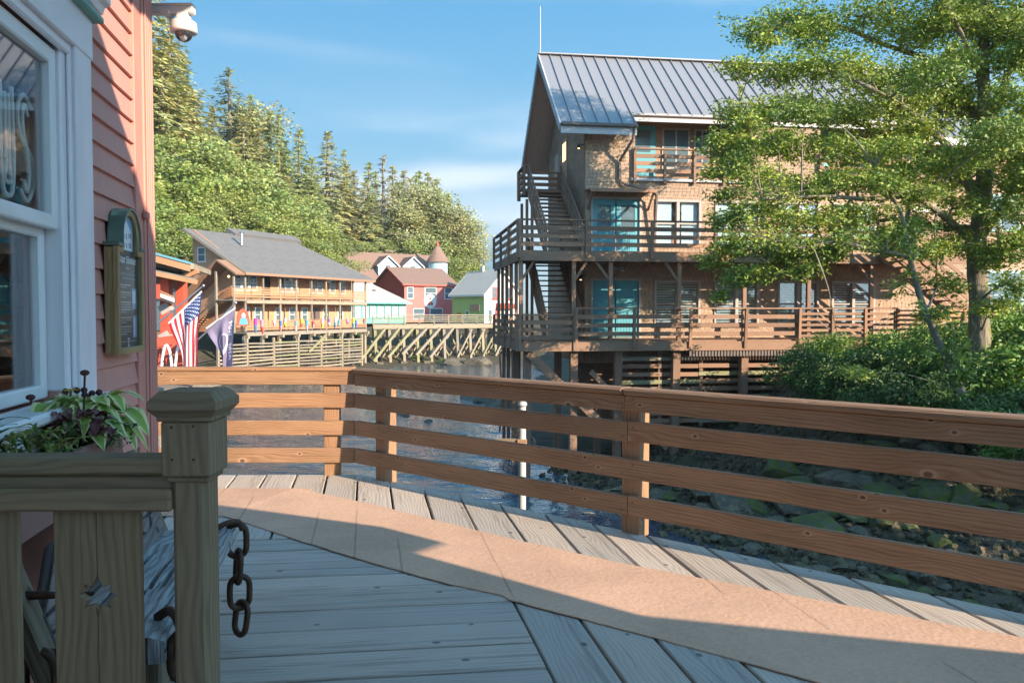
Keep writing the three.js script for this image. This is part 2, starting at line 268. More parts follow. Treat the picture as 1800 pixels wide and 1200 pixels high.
{
  const e0 = railAt(-.05), far = railAt(16);
  const deckPoly = [[-6, corner[1] + .06], [corner[0] + .02, corner[1] + .06], [far[0] + .05, far[1] + .06], [6, -9], [-6, -9]];
  const q = (x, d) => x * WD[1] - d * WD[0], qSplit = .80, step = .296;
  const topL = (x) => 5.56 + .125 * (x + 2);                          // far side of the crosswise boards
  const LD = [.9923, .124];
  for (let k = -20; k < 40; k++) {
    const a = qSplit + k * step, b = a + step, gap = .007 + .006 * rnd();
    if (b < q(-6, 7.9) || a > q(9, 3)) continue;
    let p = clip(clip(deckPoly, WD[1], -WD[0], b - gap), -WD[1], WD[0], -(a + gap));
    if (k < 0) p = clip(p, LD[1], -LD[0], -(topL(0) * LD[0] + .008));
    if (p.length < 3) continue;
    part(boardwalk, 'plank', flatPiece(p, rr(-.004, .002), .05, .006, [WD[0], WD[1]], [2, .5], [rnd(), rnd()]), pick(M.deck));
  }
  for (let k = 0; k < 52; k++) {
    const c1 = topL(0) * LD[0] - k * .283, c0 = c1 - .283, gap = .005 + .009 * rnd();
    let p = clip(clip(deckPoly, -LD[1], LD[0], c1 - gap), LD[1], -LD[0], -(c0 + gap));
    p = clip(p, WD[1], -WD[0], qSplit - .006);
    if (p.length < 3) continue;
    part(boardwalk, 'plank', flatPiece(p, rr(-.005, .003), .05, .007, LD, [2, .5], [rnd(), rnd()]), pick(M.deck));
  }
  const joists = (a, b, n, h) => { for (let i = 0; i < n; i++) { const t = i / (n - 1); bar(boardwalk, 'joist', [mix(a[0], b[0], t), h, -mix(a[1], b[1], t)], [mix(a[0], b[0], t) + 4.5, h, -mix(a[1], b[1], t) + 5], .25, .08, M.grey[1]); } };
  joists([-5.5, 7.7], [corner[0] - .3, 7.7], 5, -.19);
  bar(boardwalk, 'rim_joist', [-6, -.19, -7.8], [corner[0], -.19, -7.8], .26, .06, M.grey[0]);
  bar(boardwalk, 'rim_joist', [corner[0] + .02, -.19, -corner[1]], [far[0], -.19, -far[1]], .26, .06, M.grey[0]);
  for (const t of [.4, 3.2, 6, 9]) { const p = railAt(t); bar(boardwalk, 'piling', [p[0] - .5, -4.6, -p[1] + .6], [p[0] - .5, -.33, -p[1] + .6], .28, .28, M.grey[1]); }
}
// the tan grit walking surface laid over the planks: speckled grit, old stains, and hairline cracks over the plank joints below
const gritT = paint(1440, 864, (u, v) => {
  const x = u * 11 - 6, d = v * 6.6 + 1, n = fbm(u * 24, v * 14, 24, 14, 101, 5), f = hash(Math.floor(u * 1440), Math.floor(v * 864), 5), g = vnoise(u * 700, v * 420, 700, 420, 103), st = sstep(.56, .72, fbm(u * 11, v * 7, 11, 7, 108, 5));
  const q = x * WD[1] - d * WD[0] + .012 * (fbm(u * 60, v * 40, 60, 40, 7, 3) - .5), j = (q - .8) / .296, e = Math.abs(j - Math.round(j)) * .296, on = sstep(.56, .66, fbm(u * 9 + Math.round(j) * 3.7, v * 6, 4096, 4096, 12, 3)), ck = (1 - sstep(.002, .007, e)) * on;
  const e2 = Math.abs(fbm(u * 7, v * 5, 7, 5, 201, 4) - .5), c2 = (1 - sstep(.0012, .004, e2)) * sstep(.5, .6, fbm(u * 5, v * 4, 5, 4, 207, 3)), c = Math.max(ck * .45, c2 * .35);
  const k = (.84 + .22 * (n - .5) + .12 * (g - .5) + .11 * (f - .5)) * (1 - .10 * st) * (1 - c); return [.76 * k, .465 * k, .305 * k, g * .6 + f * .3 - c * .5];
});
const gritM = (t) => tex(gritT, .95, .002, [t, t, t]);
{
  const up = [[518, 858], [656, 887], [774, 917], [920, 952], [1090, 990], [1369, 1042], [1678, 1100], [1800, 1121], [1960, 1150]], low = [[1440, 1200], [1302, 1162], [1147, 1120], [1000, 1082], [897, 1055], [885, 1047], [790, 1027], [656, 990], [526, 950], [388, 905]];
  const W = (p) => { const v = onLevel(...p, .005); return [v.x, -v.z]; };
  const U = up.map(W), L = low.map(W); const U2 = [...U, [4.6, 2.2]], L2 = [[3.2, 1.3], ...L];
  const outline = [...U2, ...L2];
  const rough = []; for (let i = 0; i < outline.length; i++) { const a = outline[i], b = outline[(i + 1) % outline.length], n = Math.max(1, Math.round(Math.hypot(b[0] - a[0], b[1] - a[1]) / .06)); for (let k = 0; k < n; k++) rough.push([mix(a[0], b[0], k / n) + rr(-.004, .004), mix(a[1], b[1], k / n) + rr(-.004, .004)]); }
  const mat = (pts, y, th, name, m, label) => {
    const s = new THREE.Shape(pts.map((p) => new THREE.Vector2(p[0], p[1]))), g = new THREE.ExtrudeGeometry(s, { depth: th, bevelEnabled: false });
    g.rotateX(-Math.PI / 2); g.translate(0, y - th, 0);                // depth becomes -z
    const p = g.attributes.position, uv = []; for (let i = 0; i < p.count; i++) uv.push((p.getX(i) + 6) / 11, (-p.getZ(i) - 1) / 6.6); g.setAttribute('uv', new THREE.Float32BufferAttribute(uv, 2)); structure(name, label, g, m);
  };
  mat(rough, .009, .006, 'walkway_surface', gritM(1), 'tan grit walking strip over the planks');
  const o = [[-6, 7.25], [U[0][0] + .16, U[0][1] + .0], [L[L.length - 1][0] + .5, L[L.length - 1][1] - .25], [L[L.length - 1][0] + .02, L[L.length - 1][1] - .04], [-6, 6.3]];
  mat(o, .0055, .003, 'walkway_surface', gritM(.88), 'older worn grit strip running left along the short railing');
}

// ---------------------------------------------------------------- railings
const BOARDS = [[.745, .145], [.475, .145], [.205, .145]];
{
  const r = thing('deck_railing', 'short sunlit brown wooden railing section left of the corner', 'railing', [corner[0], 0, -corner[1]]);
  slab(r, 'post', [.15, 1.07, .10], [-.235, .50, -.075], M.rail[0], { c: .005 });
  slab(r, 'post', [.15, 1.07, .10], [-3.0, .50, -.075], M.rail[1], { c: .005 });
  slab(r, 'top_board', [4.3, .13, .04], [-2.15, .965, 0], M.rail[0], { c: .005 });
  slab(r, 'cap', [4.3, .04, .145], [-2.15, 1.052, -.035], M.rail[2], { c: .009 });
  BOARDS.forEach(([y, h], i) => slab(r, 'rail_board', [4.3, h, .04], [-2.15, y, 0], M.rail[[2, 0, 1][i]], { c: .005 }));
  const q = thing('deck_railing', 'long brown wooden railing running from the corner to the right edge', 'railing', [corner[0], 0, -corner[1]], Math.atan2(-.651, .759));
  const seg = (name, y, h, x0, x1, m, z = 0, d = .04, c = .005) => slab(q, name, [x1 - x0 - .004, h, d], [(x0 + x1) / 2, y, z], m, { c });
  for (const x of [.36, 3.15, 5.95, 8.75]) { slab(q, 'post', [.15, 1.05, .14], [x, .495, -.092], M.rail[Math.round(x) % 3], { c: .006 }); }
  for (const [x0, x1, k] of [[.02, 3.12, 1], [3.12, 9, 0]]) { seg('top_board', .95, .115, x0, x1, M.rail[k]); seg('cap', 1.035, .05, x0, x1, M.rail[k ? 3 : 1], -.03, .16, .014); }
  const cut = [3.15, 9, 3.15];
  for (const x of [.36, 3.15, 5.95]) for (const y of [.95, ...BOARDS.map((b) => b[0])]) for (const dy of [-.035, .035]) part(q, 'screw', new THREE.CylinderGeometry(.0055, .0055, .003, 8), M.iron, [x + (x === 3.15 ? (dy > 0 ? .045 : -.045) : .03), y + dy, .0205], [Math.PI / 2, 0, 0]);
  BOARDS.forEach(([y, h], i) => { seg('rail_board', y, h, .02, cut[i], M.rail[i % 2 ? 0 : 1]); if (cut[i] < 9) seg('rail_board', y + .004, h, cut[i], 9, M.rail[i ? 0 : 2]); });
}
// ---------------------------------------------------------------- the pink house on the left
const WT = Math.atan2(.9836, -.1806);                                 // turn of the pink wall: local x runs away from the viewer, z out of the wall
const onWall = (a, y, out) => [-2.19 + .1836 * a + .9836 * out, y, -(4.8 - a) - .1806 * out];
const house = thing('pink_house', 'pink clapboard house corner with pale window trim at left edge', 'house', onWall(0, 0, 0), WT);
{
  const X0 = -6, yb = 1.22, yt = 2.78, wl = -3.3, wr = -1.37, top = 5.2;
  const core = (name, x0, x1, y0, y1, z0, z1, m) => slab(house, name, [x1 - x0, y1 - y0, z1 - z0], [(x0 + x1) / 2, (y0 + y1) / 2, (z0 + z1) / 2], m);
  core('wall', X0, 0, -.3, yb, -.16, 0, M.pink); core('wall', X0, 0, yt, top, -.16, 0, M.pink); core('wall', wr, 0, yb, yt, -.16, 0, M.pink); core('wall', X0, wl, yb, yt, -.16, 0, M.pink);
  core('end_wall', -.16, 0, -.3, top, -3.2, -.162, M.pink); core('end_wall', X0, X0 + .16, -.3, top, -3.2, -.162, M.pink); core('back_wall', X0 + .162, -.162, -.3, top, -3.2, -3.04, M.pink);
  core('floor', X0 + .162, -.162, .02, .1, -3.03, -.165, M.brown[0]); core('ceiling', X0 + .162, -.162, 3.3, 3.4, -3.03, -.165, M.white);
  const roof = part(house, 'roof', prism([[-3.7, 0], [.5, 0], [-1.6, 1.9]], 7), M.asphalt, [X0 - .5, top, 0], [0, Math.PI / 2, 0]);
  // clapboards: wedge strips, each lapping the one below
  const lapBoard = (L) => { const p = [], h = .128; quad(p, [0, 0, .026], [L, 0, .026], [L, h, .006], [0, h, .006]); quad(p, [0, .0, .002], [L, 0, .002], [L, 0, .026], [0, 0, .026]); quad(p, [0, 0, .002], [0, 0, .026], [0, h, .006], [0, h, .002]); quad(p, [L, 0, .026], [L, 0, .002], [L, h, .002], [L, h, .006]); return fromTris(p, 'x', [1, 1]); };
  const gFull = lapBoard(6 - .345), gRight = lapBoard(1.105 - .345), gLeft = lapBoard(6 - 3.6);
  for (let k = -2; k < 42; k++) {
    const y = k * .121;
    if (y < yb - .09 || y > 3.0) part(house, 'clapboard', gFull, M.pink, [X0, y, 0]);
    else { part(house, 'clapboard', gRight, M.pink, [-1.105, y, 0]); part(house, 'clapboard', gLeft, M.pink, [X0, y, 0]); }
  }
  slab(house, 'corner_board', [.14, top + .3, .03], [-.275, top / 2 - .15, .016], M.pinkTrim, { c: .004 });
  const pil = slab(house, 'corner_pilaster', [.20, top + .3, .04], [-.098, top / 2 - .15, .021], M.pinkTrim, { c: .008 });
  for (const dx of [-.062, -.02, .022, .064]) slab(pil, 'flute', [.022, top + .28, .012], [dx, 0, .024], M.pinkTrim, { c: .005 });
  const br = slab(house, 'pipe_bracket', [.05, .04, .03], [-.215, 2.16, .05], M.pinkTrim, { c: .006 });
  // window: casing, header, crown, sill, two sashes
  const w = new THREE.Group(); w.name = 'window'; house.add(w);
  slab(w, 'casing', [.205, 1.86, .045], [-1.208, 2.06, .024], M.trim, { c: .005 });
  slab(w, 'casing', [.205, 1.86, .045], [-3.49, 2.06, .024], M.trim, { c: .005 });
  slab(w, 'jamb', [.07, 1.52, .10], [-1.348, 2.02, -.04], M.trim, { c: .008 }); slab(w, 'jamb', [.07, 1.52, .10], [-3.34, 2.02, -.04], M.trim, { c: .008 });
  slab(w, 'jamb_bead', [.025, 1.5, .02], [-1.322, 2.02, .02], M.trim, { c: .008 });
  slab(w, 'header', [2.5, .21, .05], [-2.35, 2.868, .028], M.trim, { c: .005 }); slab(w, 'header_bead', [2.05, .05, .03], [-2.35, 2.745, .015], M.trim, { c: .008 });
  const crown = part(w, 'crown', metreUV(new THREE.ExtrudeGeometry(new THREE.Shape([[0, 0], [.055, 0], [.06, .025], [.075, .03], [.085, .06], [.11, .075], [.115, .11], [0, .125]].map((p) => new THREE.Vector2(...p))), { depth: 2.66, bevelEnabled: false }), 'z', [1, 1]), M.trim, [-3.68, 2.975, 0], [0, Math.PI / 2, 0]);
  crown.scale.x = -1; crown.rotation.set(0, Math.PI / 2, 0); crown.scale.set(-1, 1, 1);
  slab(w, 'bed_moulding', [2.56, .03, .07], [-2.35, 2.958, .06], M.tealTrim, { c: .006 });
  slab(w, 'sill', [2.5, .045, .17], [-2.35, 1.21, .05], M.sash, { c: .012 }); slab(w, 'apron', [2.4, .12, .04], [-2.35, 1.125, .03], M.sash, { c: .006 });
  const sash = (name, y0, y1, z, cw, x0, x1) => {
    const s = new THREE.Group(); s.name = name; w.add(s);
    for (const x of [x0 - cw / 2, x1 + cw / 2]) slab(s, 'stile', [cw, y1 - y0, .045], [x, (y0 + y1) / 2, z], M.sash, { c: .007 });
    slab(s, 'rail', [x0 - x1 - 2 * cw, .07, .045], [(x0 + x1) / 2, y1 - .035, z], M.sash, { c: .007 }); slab(s, 'rail', [x0 - x1 - 2 * cw, .06, .045], [(x0 + x1) / 2, y0 + .03, z], M.sash, { c: .007 });
    slab(s, 'pane', [x0 - x1 - 2 * cw + .02, y1 - y0 - .11, .004], [(x0 + x1) / 2, (y0 + y1) / 2, z - .008], M.glass);
  };
  sash('upper_sash', 1.955, 2.72, -.03, .06, -1.385, -3.3); sash('lower_sash', 1.235, 1.99, -.085, .06, -1.39, -3.3);
  slab(w, 'curtain', [.09, 1.45, .02], [-1.16, 2.0, -.185], std([.16, .20, .22], .9), { c: .005 });
}
// things inside the window
{
  const shelf = thing('display_shelf', 'dark wooden shelf unit inside the shop window', 'shelf', onWall(0, 0, 0), WT);
  for (const [y, z] of [[1.625, -.55], [1.30, -.55], [1.93, -.75]]) slab(shelf, 'shelf_board', [2.6, .03, .42], [-1.75, y, z], M.brown[0], { c: .004 });
  for (const x of [-.43, -3.07]) slab(shelf, 'upright', [.03, 1.9, .42], [x, 1.05, -.70], M.brown[1]);
  slab(shelf, 'back_panel', [2.6, 1.8, .02], [-1.75, 1.0, -.98], M.brown[1]);
  const lathe = (pts, n = 28) => new THREE.LatheGeometry(pts.map((p) => new THREE.Vector2(...p)), n), glaze = std([.50, .60, .62], .25);
  const put = (x, y, z) => { const o = onWall(0, 0, 0), v = V(x, y, z).applyAxisAngle(V(0, 1, 0), WT); return [o[0] + v.x, y, o[2] + v.z]; };
  const jug = thing('stoneware_jug', 'pale stoneware jug with ring handle on the window shelf', 'jug', put(-1.10, 1.641, -.42), WT);
  part(jug, 'body', lathe([[0, 0], [.075, 0], [.085, .02], [.088, .10], [.07, .15], [.035, .175], [.022, .19], [.022, .215], [.028, .222], [0, .223]]), glaze);
  part(jug, 'handle', new THREE.TorusGeometry(.027, .008, 8, 20), glaze, [.045, .195, 0]);
  const pot = thing('ceramic_pot', 'small pale ceramic pot beside the jug', 'pot', put(-.885, 1.641, -.42), WT);
  part(pot, 'body', lathe([[0, 0], [.05, 0], [.062, .04], [.055, .075], [.045, .085], [.05, .10], [0, .10]]), glaze);
  part(pot, 'lid', lathe([[0, .115], [.012, .112], [.015, .105], [.042, .101], [0, .1005]]), glaze);
  const pot2 = dup(pot, put(-.77, 1.641, -.42), WT, 'lidded ceramic pot nearest the window frame');
  // unlit glass-tube sign hanging behind the upper pane
  const neon = thing('tube_sign', 'unlit glass tube letter sign hanging in the upper window pane', 'sign', put(-1.645, 2.02, -.10), WT);
  const glassTube = std([.62, .70, .68], .25), tealTube = std([.03, .42, .40], .3);
  const ring = (cx, cy, rx, ry) => { const p = []; for (let i = 0; i < 20; i++) { const a = i / 20 * Math.PI * 2; p.push(V(cx + rx * Math.cos(a), cy + ry * Math.sin(a) * (1 + .12 * Math.cos(2 * a)), 0)); } return tube(p, .011, 60, 7, true); };
  for (const [rx, ry] of [[.105, .22], [.06, .175]]) part(neon, 'letter_tube', ring(-.20, .26, rx, ry), glassTube);
  for (const k of [0, .035]) part(neon, 'letter_tube', tube([[-.06 + k, .48 - k, 0], [-.06 + k, .12 + k, 0], [-.035, .05 + k * 1.5, 0], [0.02, .05 + k * 1.5, 0], [.045 - k, .12 + k, 0], [.045 - k, .48 - k, 0]], .011, 60, 7), glassTube);
  for (const k of [0, .04]) part(neon, 'letter_tube', tube([[.235 - k, .44 - k, 0], [.16, .48 - k, 0], [.10 + k, .42 - k, 0], [.11 + k, .32, 0], [.17, .27, 0], [.235 - k, .22 - k * .5, 0], [.24 - k, .12 + k, 0], [.17, .045 + k, 0], [.10 + k, .09 + k, 0]], .011, 70, 7), glassTube);
  part(neon, 'border_tube', tube([[-.5, 0, .01], [.27, 0, .01], [.285, .015, .01], [.285, .54, .01]], .010, 60, 7), tealTube);
  for (const y of [.02, .3, .5]) slab(neon, 'mounting_bar', [.85, .012, .012], [-.11, y, -.03], M.black);
  for (const x of [-.45, .26]) slab(neon, 'hanger', [.006, .25, .006], [x, .62, -.03], M.black);
}
// the plaque
{
  const pl = thing('information_plaque', 'arched wooden history plaque mounted on the pink clapboards', 'sign', onWall(.68, 1.395, .028), WT);
  const sh = (k) => { const s = new THREE.Shape(), w = .225 - k, sy = .535 - k, r = .155 - k; s.moveTo(-w, k); s.lineTo(w, k); s.lineTo(w, sy); s.lineTo(r, sy); s.lineTo(r, .56); s.absarc(0, .58, r, 0, Math.PI); s.lineTo(-r, sy); s.lineTo(-w, sy); s.closePath(); return s; };
  const gold = tex(T.rail, .5, .001, [1.05, 1.35, 1.1]);
  part(pl, 'case', metreUV(new THREE.ExtrudeGeometry(sh(.004), { depth: .04, bevelEnabled: false, curveSegments: 20 }), 'y', [2, .5]), gold);
  const fr = sh(0); fr.holes.push(sh(.027)); part(pl, 'frame', metreUV(new THREE.ExtrudeGeometry(fr, { depth: .02, bevelEnabled: true, bevelSize: .003, bevelThickness: .003, bevelSegments: 1, curveSegments: 20 }), 'y', [2, .5]), gold, [0, 0, .043]);
  const cap = new THREE.Shape(); cap.absarc(0, .58, .163, -.15, Math.PI + .15); cap.absarc(0, .58, .1555, Math.PI + .15, -.15, true);
  part(pl, 'copper_cap', metreUV(new THREE.ExtrudeGeometry(cap, { depth: .075, bevelEnabled: false, curveSegments: 24 }), 'z', [1, 1]), tex(T.rock, .6, .001, [.9, 1.7, 1.7]));
  for (const s of [-1, 1]) slab(pl, 'shoulder_cap', [.085, .02, .075], [s * .194, .545, .0375], tex(T.rock, .6, .001, [.8, 1.2, 1.2]), { c: .003 });
  const c = document.createElement('canvas'); c.width = 512; c.height = 880; const g = c.getContext('2d');
  g.fillStyle = '#22343c'; g.fillRect(0, 0, 512, 880);
  g.fillStyle = '#7fb0d8'; g.beginPath(); g.moveTo(140, 250); g.lineTo(140, 130); g.arc(256, 130, 116, Math.PI, 0); g.lineTo(372, 250); g.fill();
  g.fillStyle = '#dfeaf2'; g.beginPath(); g.moveTo(170, 250); g.lineTo(170, 130); g.lineTo(240, 70); g.lineTo(345, 130); g.lineTo(345, 250); g.fill();
  g.fillStyle = '#35506a'; for (const [x, y] of [[190, 150], [235, 150], [290, 140], [320, 140], [190, 205], [235, 205], [290, 200], [320, 200]]) g.fillRect(x, y, 16, 32);
  g.fillStyle = '#eef3f4'; g.textAlign = 'center'; g.font = 'bold 62px serif'; g.fillText('Star House', 256, 330); g.font = '26px serif'; g.fillText('Circa', 256, 366);
  g.fillStyle = '#4f93a3'; for (const [x, y, w] of [[60, 392, 390], [170, 420, 250]]) for (let i = 0; i < w; i += 12) g.fillRect(x + i, y, 8, 9 - (i % 5));
  g.fillStyle = '#b9c4c6'; for (const [y0, n] of [[460, 2], [505, 3], [565, 5], [660, 3], [715, 4]]) for (let k = 0; k < n; k++) { const w = k === n - 1 ? 150 : 235; for (let x = 0; x < w; x += 6 + (x * 7 + k * 5) % 7) g.fillRect(75 + x, y0 + k * 15, 4, 8); }
  g.fillStyle = '#6f93b8'; g.fillRect(340, 480, 90, 130); g.fillRect(345, 650, 80, 140); g.fillStyle = '#c9d8e4'; g.fillRect(350, 495, 60, 80); g.fillRect(370, 665, 20, 115);
  g.fillStyle = '#7aa9b4'; g.fillRect(90, 808, 330, 4); g.fillStyle = '#c9d3d3'; g.fillRect(236, 790, 40, 8); g.fillRect(250, 798, 12, 38); g.fillRect(236, 834, 40, 8);
  const t = new THREE.CanvasTexture(c); t.colorSpace = THREE.SRGBColorSpace;
  const fg = new THREE.ShapeGeometry(sh(.024), 20), p = fg.attributes.position, uv = fg.attributes.uv; for (let i = 0; i < p.count; i++) uv.setXY(i, (p.getX(i) + .225) / .45, p.getY(i) / .737);
  part(pl, 'printed_panel', fg, new THREE.MeshPhysicalMaterial({ map: t, roughness: .4, clearcoat: 1, clearcoatRoughness: .08 }), [0, 0, .0465]);
}
// the dome camera on its arm
{
  const o = at(262, 22, 4.86), cc = thing('security_camera', 'white dome security camera on a bracket arm at the pink corner', 'camera', [o.x, o.y, o.z]);
  const wm = std([.62, .62, .61], .35), L = (pts) => new THREE.LatheGeometry(pts.map((p) => new THREE.Vector2(...p)), 32);
  slab(cc, 'arm', [.30, .045, .06], [.12, .012, 0], wm, { c: .006 }); slab(cc, 'arm_channel', [.28, .012, .07], [.13, .04, 0], wm, { c: .003 });
  part(cc, 'elbow', new THREE.CylinderGeometry(.022, .022, .09, 18), wm, [.115, -.012, .01], [Math.PI / 2, 0, 0]);
  slab(cc, 'mount', [.07, .06, .07], [.205, -.03, 0], wm, { c: .008 });
  part(cc, 'housing', L([[0, -.045], [.05, -.045], [.074, -.06], [.078, -.10], [.078, -.118], [.06, -.124], [0, -.124]]), wm, [.205, 0, 0]);
  part(cc, 'dome', new THREE.SphereGeometry(.052, 28, 14, 0, Math.PI * 2, Math.PI / 2, Math.PI / 2), new THREE.MeshPhysicalMaterial({ color: rgb(.03, .03, .035), roughness: .05, clearcoat: 1 }), [.205, -.122, 0]);
  part(cc, 'lens', new THREE.CylinderGeometry(.018, .022, .02, 20), M.steel, [.215, -.160, .036], [1.0, 0, .2]);
}
// ---------------------------------------------------------------- planter boxes and what grows in them
function leafGeo(L, W, o = {}) {                                       // one arching leaf, root at the origin, along +x; cream margin where asked
  const n = 6, p = [], col = [], { droop = .5, rise = .6, mid = [.06, .16, .03], edge = mid, fold = .25 } = o, row = [];
  for (let i = 0; i <= n; i++) { const t = i / n, w = W / 2 * Math.sin(Math.PI * Math.min(1, .12 + t * .9)) ** .8 * (t > .97 ? .1 : 1), x = L * t, y = L * (rise * t - (rise + droop) * t * t); row.push([-1, -.58, 0, .58, 1].map((s) => [x, y + Math.abs(s) * w * fold + (Math.abs(s) === 1 ? .004 * Math.sin(i * 2.4) : 0), s * w])); }
  const cc = [edge, edge, mid, edge, edge];
  for (let i = 0; i < n; i++) for (let k = 0; k < 4; k++) { const a = row[i][k], b = row[i + 1][k], c = row[i + 1][k + 1], d = row[i][k + 1]; p.push(...a, ...c, ...b, ...a, ...d, ...c); const inner = k === 1 || k === 2, m = inner ? mid : edge; for (let q = 0; q < 6; q++) col.push(...m); }
  return fromTris(p, null, null, col);
}
const leafMat = new THREE.MeshPhysicalMaterial({ vertexColors: true, roughness: .55, transmission: .25, thickness: 0, side: THREE.DoubleSide });
function tuft(parent, name, geos, n, spreadR, o = {}) {                 // leaves fanned round a crown, one mesh
  const list = []; for (let i = 0; i < n; i++) { const g = geos[i % geos.length].clone(), m = new THREE.Matrix4(), a = rr(0, Math.PI * 2), s = rr(.6, 1.1); m.compose(V(rr(-1, 1) * spreadR * (o.ax ?? 1), rr(0, o.h ?? .06), rr(-1, 1) * spreadR * .6), new THREE.Quaternion().setFromEuler(new THREE.Euler(rr(-.3, .3), a, rr(-.2, o.lift ?? .7))), V(s, s, s)); g.applyMatrix4(m); list.push(g); }
  return part(parent, name, mergeGeometries(list), leafMat);
}
{
  const boxM = tex(T.plaster, .6, .001, [.26, .15, .13]);
  const planter = (a0, a1, y, label) => {
    const L = (a1 - a0) * 1.0167, o = onWall((a0 + a1) / 2, y, .135), b = thing('window_box', label, 'planter', o, WT, 'window boxes below the shop window');
    slab(b, 'front_board', [L, .2, .018], [0, -.1, .10], boxM, { c: .003 }); slab(b, 'back_board', [L, .2, .018], [0, -.1, -.10], boxM, { c: .003 });
    for (const s of [-1, 1]) slab(b, 'end_board', [.018, .2, .181], [s * (L / 2 - .009), -.1, 0], boxM, { c: .003 });
    slab(b, 'rim', [L + .02, .02, .022], [0, .004, .108], boxM, { c: .004 }); slab(b, 'bottom', [L - .04, .015, .18], [0, -.19, 0], boxM);
    slab(b, 'soil', [L - .038, .02, .18], [0, -.02, 0], tex(T.soil, 1, .01)); for (const s of [-1, 1]) slab(b, 'bracket', [.03, .16, .05], [s * L * .3, -.1, -.132], boxM);
    return o;
  };
  const o1 = planter(1.40, 1.98, 1.085, 'mauve window box at the end holding hostas and dark leaves'), o2 = planter(2.06, 2.7, 1.09, 'mauve window box nearer the left picture edge');
  const P = (o, x, y, z) => { const v = V(x, 0, z).applyAxisAngle(V(0, 1, 0), WT); return [o[0] + v.x, o[1] + y, o[2] + v.z]; };
  const hosta = [leafGeo(.17, .095, { mid: [.30, .45, .08], edge: [.82, .80, .40] }), leafGeo(.15, .085, { mid: [.34, .48, .08], edge: [.76, .78, .40], droop: .8 }), leafGeo(.13, .08, { mid: [.26, .42, .08], edge: [.80, .79, .48], droop: .9 })];
  for (const [x, y, z, n, lab] of [[.15, .05, .04, 70, 'cream edged hosta spilling over the box end'], [-.01, .06, .02, 70, 'cream edged hosta at the back of the box middle']]) { const h = thing('hosta_plant', lab, 'plant', P(o1, x, y, z), rr(0, 6), 'plants in the window boxes'); tuft(h, 'leaves', hosta, n, .10, { h: .10, lift: .45 }); slab(h, 'crown', [.05, .05, .05], [0, .0, 0], M.bark); }
  const coleus = [leafGeo(.065, .045, { mid: [.20, .06, .065], edge: [.13, .04, .045] }), leafGeo(.05, .035, { mid: [.24, .08, .08], edge: [.15, .05, .05] })];
  const d = thing('dark_leaf_plant', 'maroon leafed plant with a tall dried flower stalk', 'plant', P(o1, -.13, .02, .07), 0, 'plants in the window boxes'); tuft(d, 'leaves', coleus, 90, .10, { h: .12, lift: .8 });
  for (const [x, h, z] of [[.03, .26, 0], [-.16, .17, .03]]) { part(d, 'stalk', tube([[x * .6, 0, 0], [x * .8, h * .5, z], [x, h, z]], .004, 10, 6), std([.07, .03, .025], .8)); const f = part(d, 'dried_flower', new THREE.IcosahedronGeometry(.017, 1), std([.10, .035, .03], .9), [x, h + .008, z]); f.scale.y = .7; }
  const fine = [leafGeo(.045, .014, { mid: [.06, .12, .03] }), leafGeo(.035, .012, { mid: [.09, .16, .04] })];
  const g1 = thing('trailing_green_plant', 'fine leaved green filler plant in the end window box', 'plant', P(o1, -.02, -.01, .075), 0, 'plants in the window boxes'); tuft(g1, 'leaves', fine, 160, .11, { h: .09, lift: .8, ax: 1.4 });
  const y1 = thing('yellow_flower_plant', 'small yellow flower behind the hostas', 'plant', P(o1, .09, 0, -.04), 0, 'plants in the window boxes'); part(y1, 'stem', tube([[0, 0, 0], [.01, .12, 0], [.02, .2, .01]], .004, 8, 6), std([.06, .14, .03], .8)); for (let i = 0; i < 9; i++) part(y1, 'petal', leafGeo(.03, .016, { mid: [.62, .42, .02], droop: .1, rise: .4 }), leafMat, [.02, .2, .01], [0, i * .7, .2]);
  const k = thing('dark_seed_head_plant', 'dark brown seed heads rising behind the hosta', 'plant', P(o1, .27, -.01, -.03), 0, 'plants in the window boxes'); for (let i = 0; i < 7; i++) { const x = rr(-.08, .08), h = rr(.14, .22), z = rr(-.03, .05); part(k, 'stalk', tube([[x * .3, 0, 0], [x, h, z]], .003, 6, 5), std([.05, .03, .02], .8)); part(k, 'seed_head', new THREE.IcosahedronGeometry(.014, 1), std([.07, .03, .03], .9), [x, h, z]); }
  const g2 = thing('yellow_green_plant', 'yellow green filler plant in the nearer window box', 'plant', P(o2, .2, 0, .02), 0, 'plants in the window boxes'); tuft(g2, 'leaves', [leafGeo(.06, .02, { mid: [.28, .30, .05] }), leafGeo(.05, .016, { mid: [.10, .2, .04] })], 200, .13, { h: .12, lift: .9, ax: 1.3 });
  const g3 = thing('upright_fern_plant', 'green plant reaching up in front of the window at the left edge', 'plant', P(o2, -.02, 0, -.02), 0, 'plants in the window boxes'); tuft(g3, 'leaves', [leafGeo(.22, .03, { mid: [.05, .16, .06], rise: 1.3, droop: -.2 })], 16, .05, { h: .1, lift: 1.2 });
}
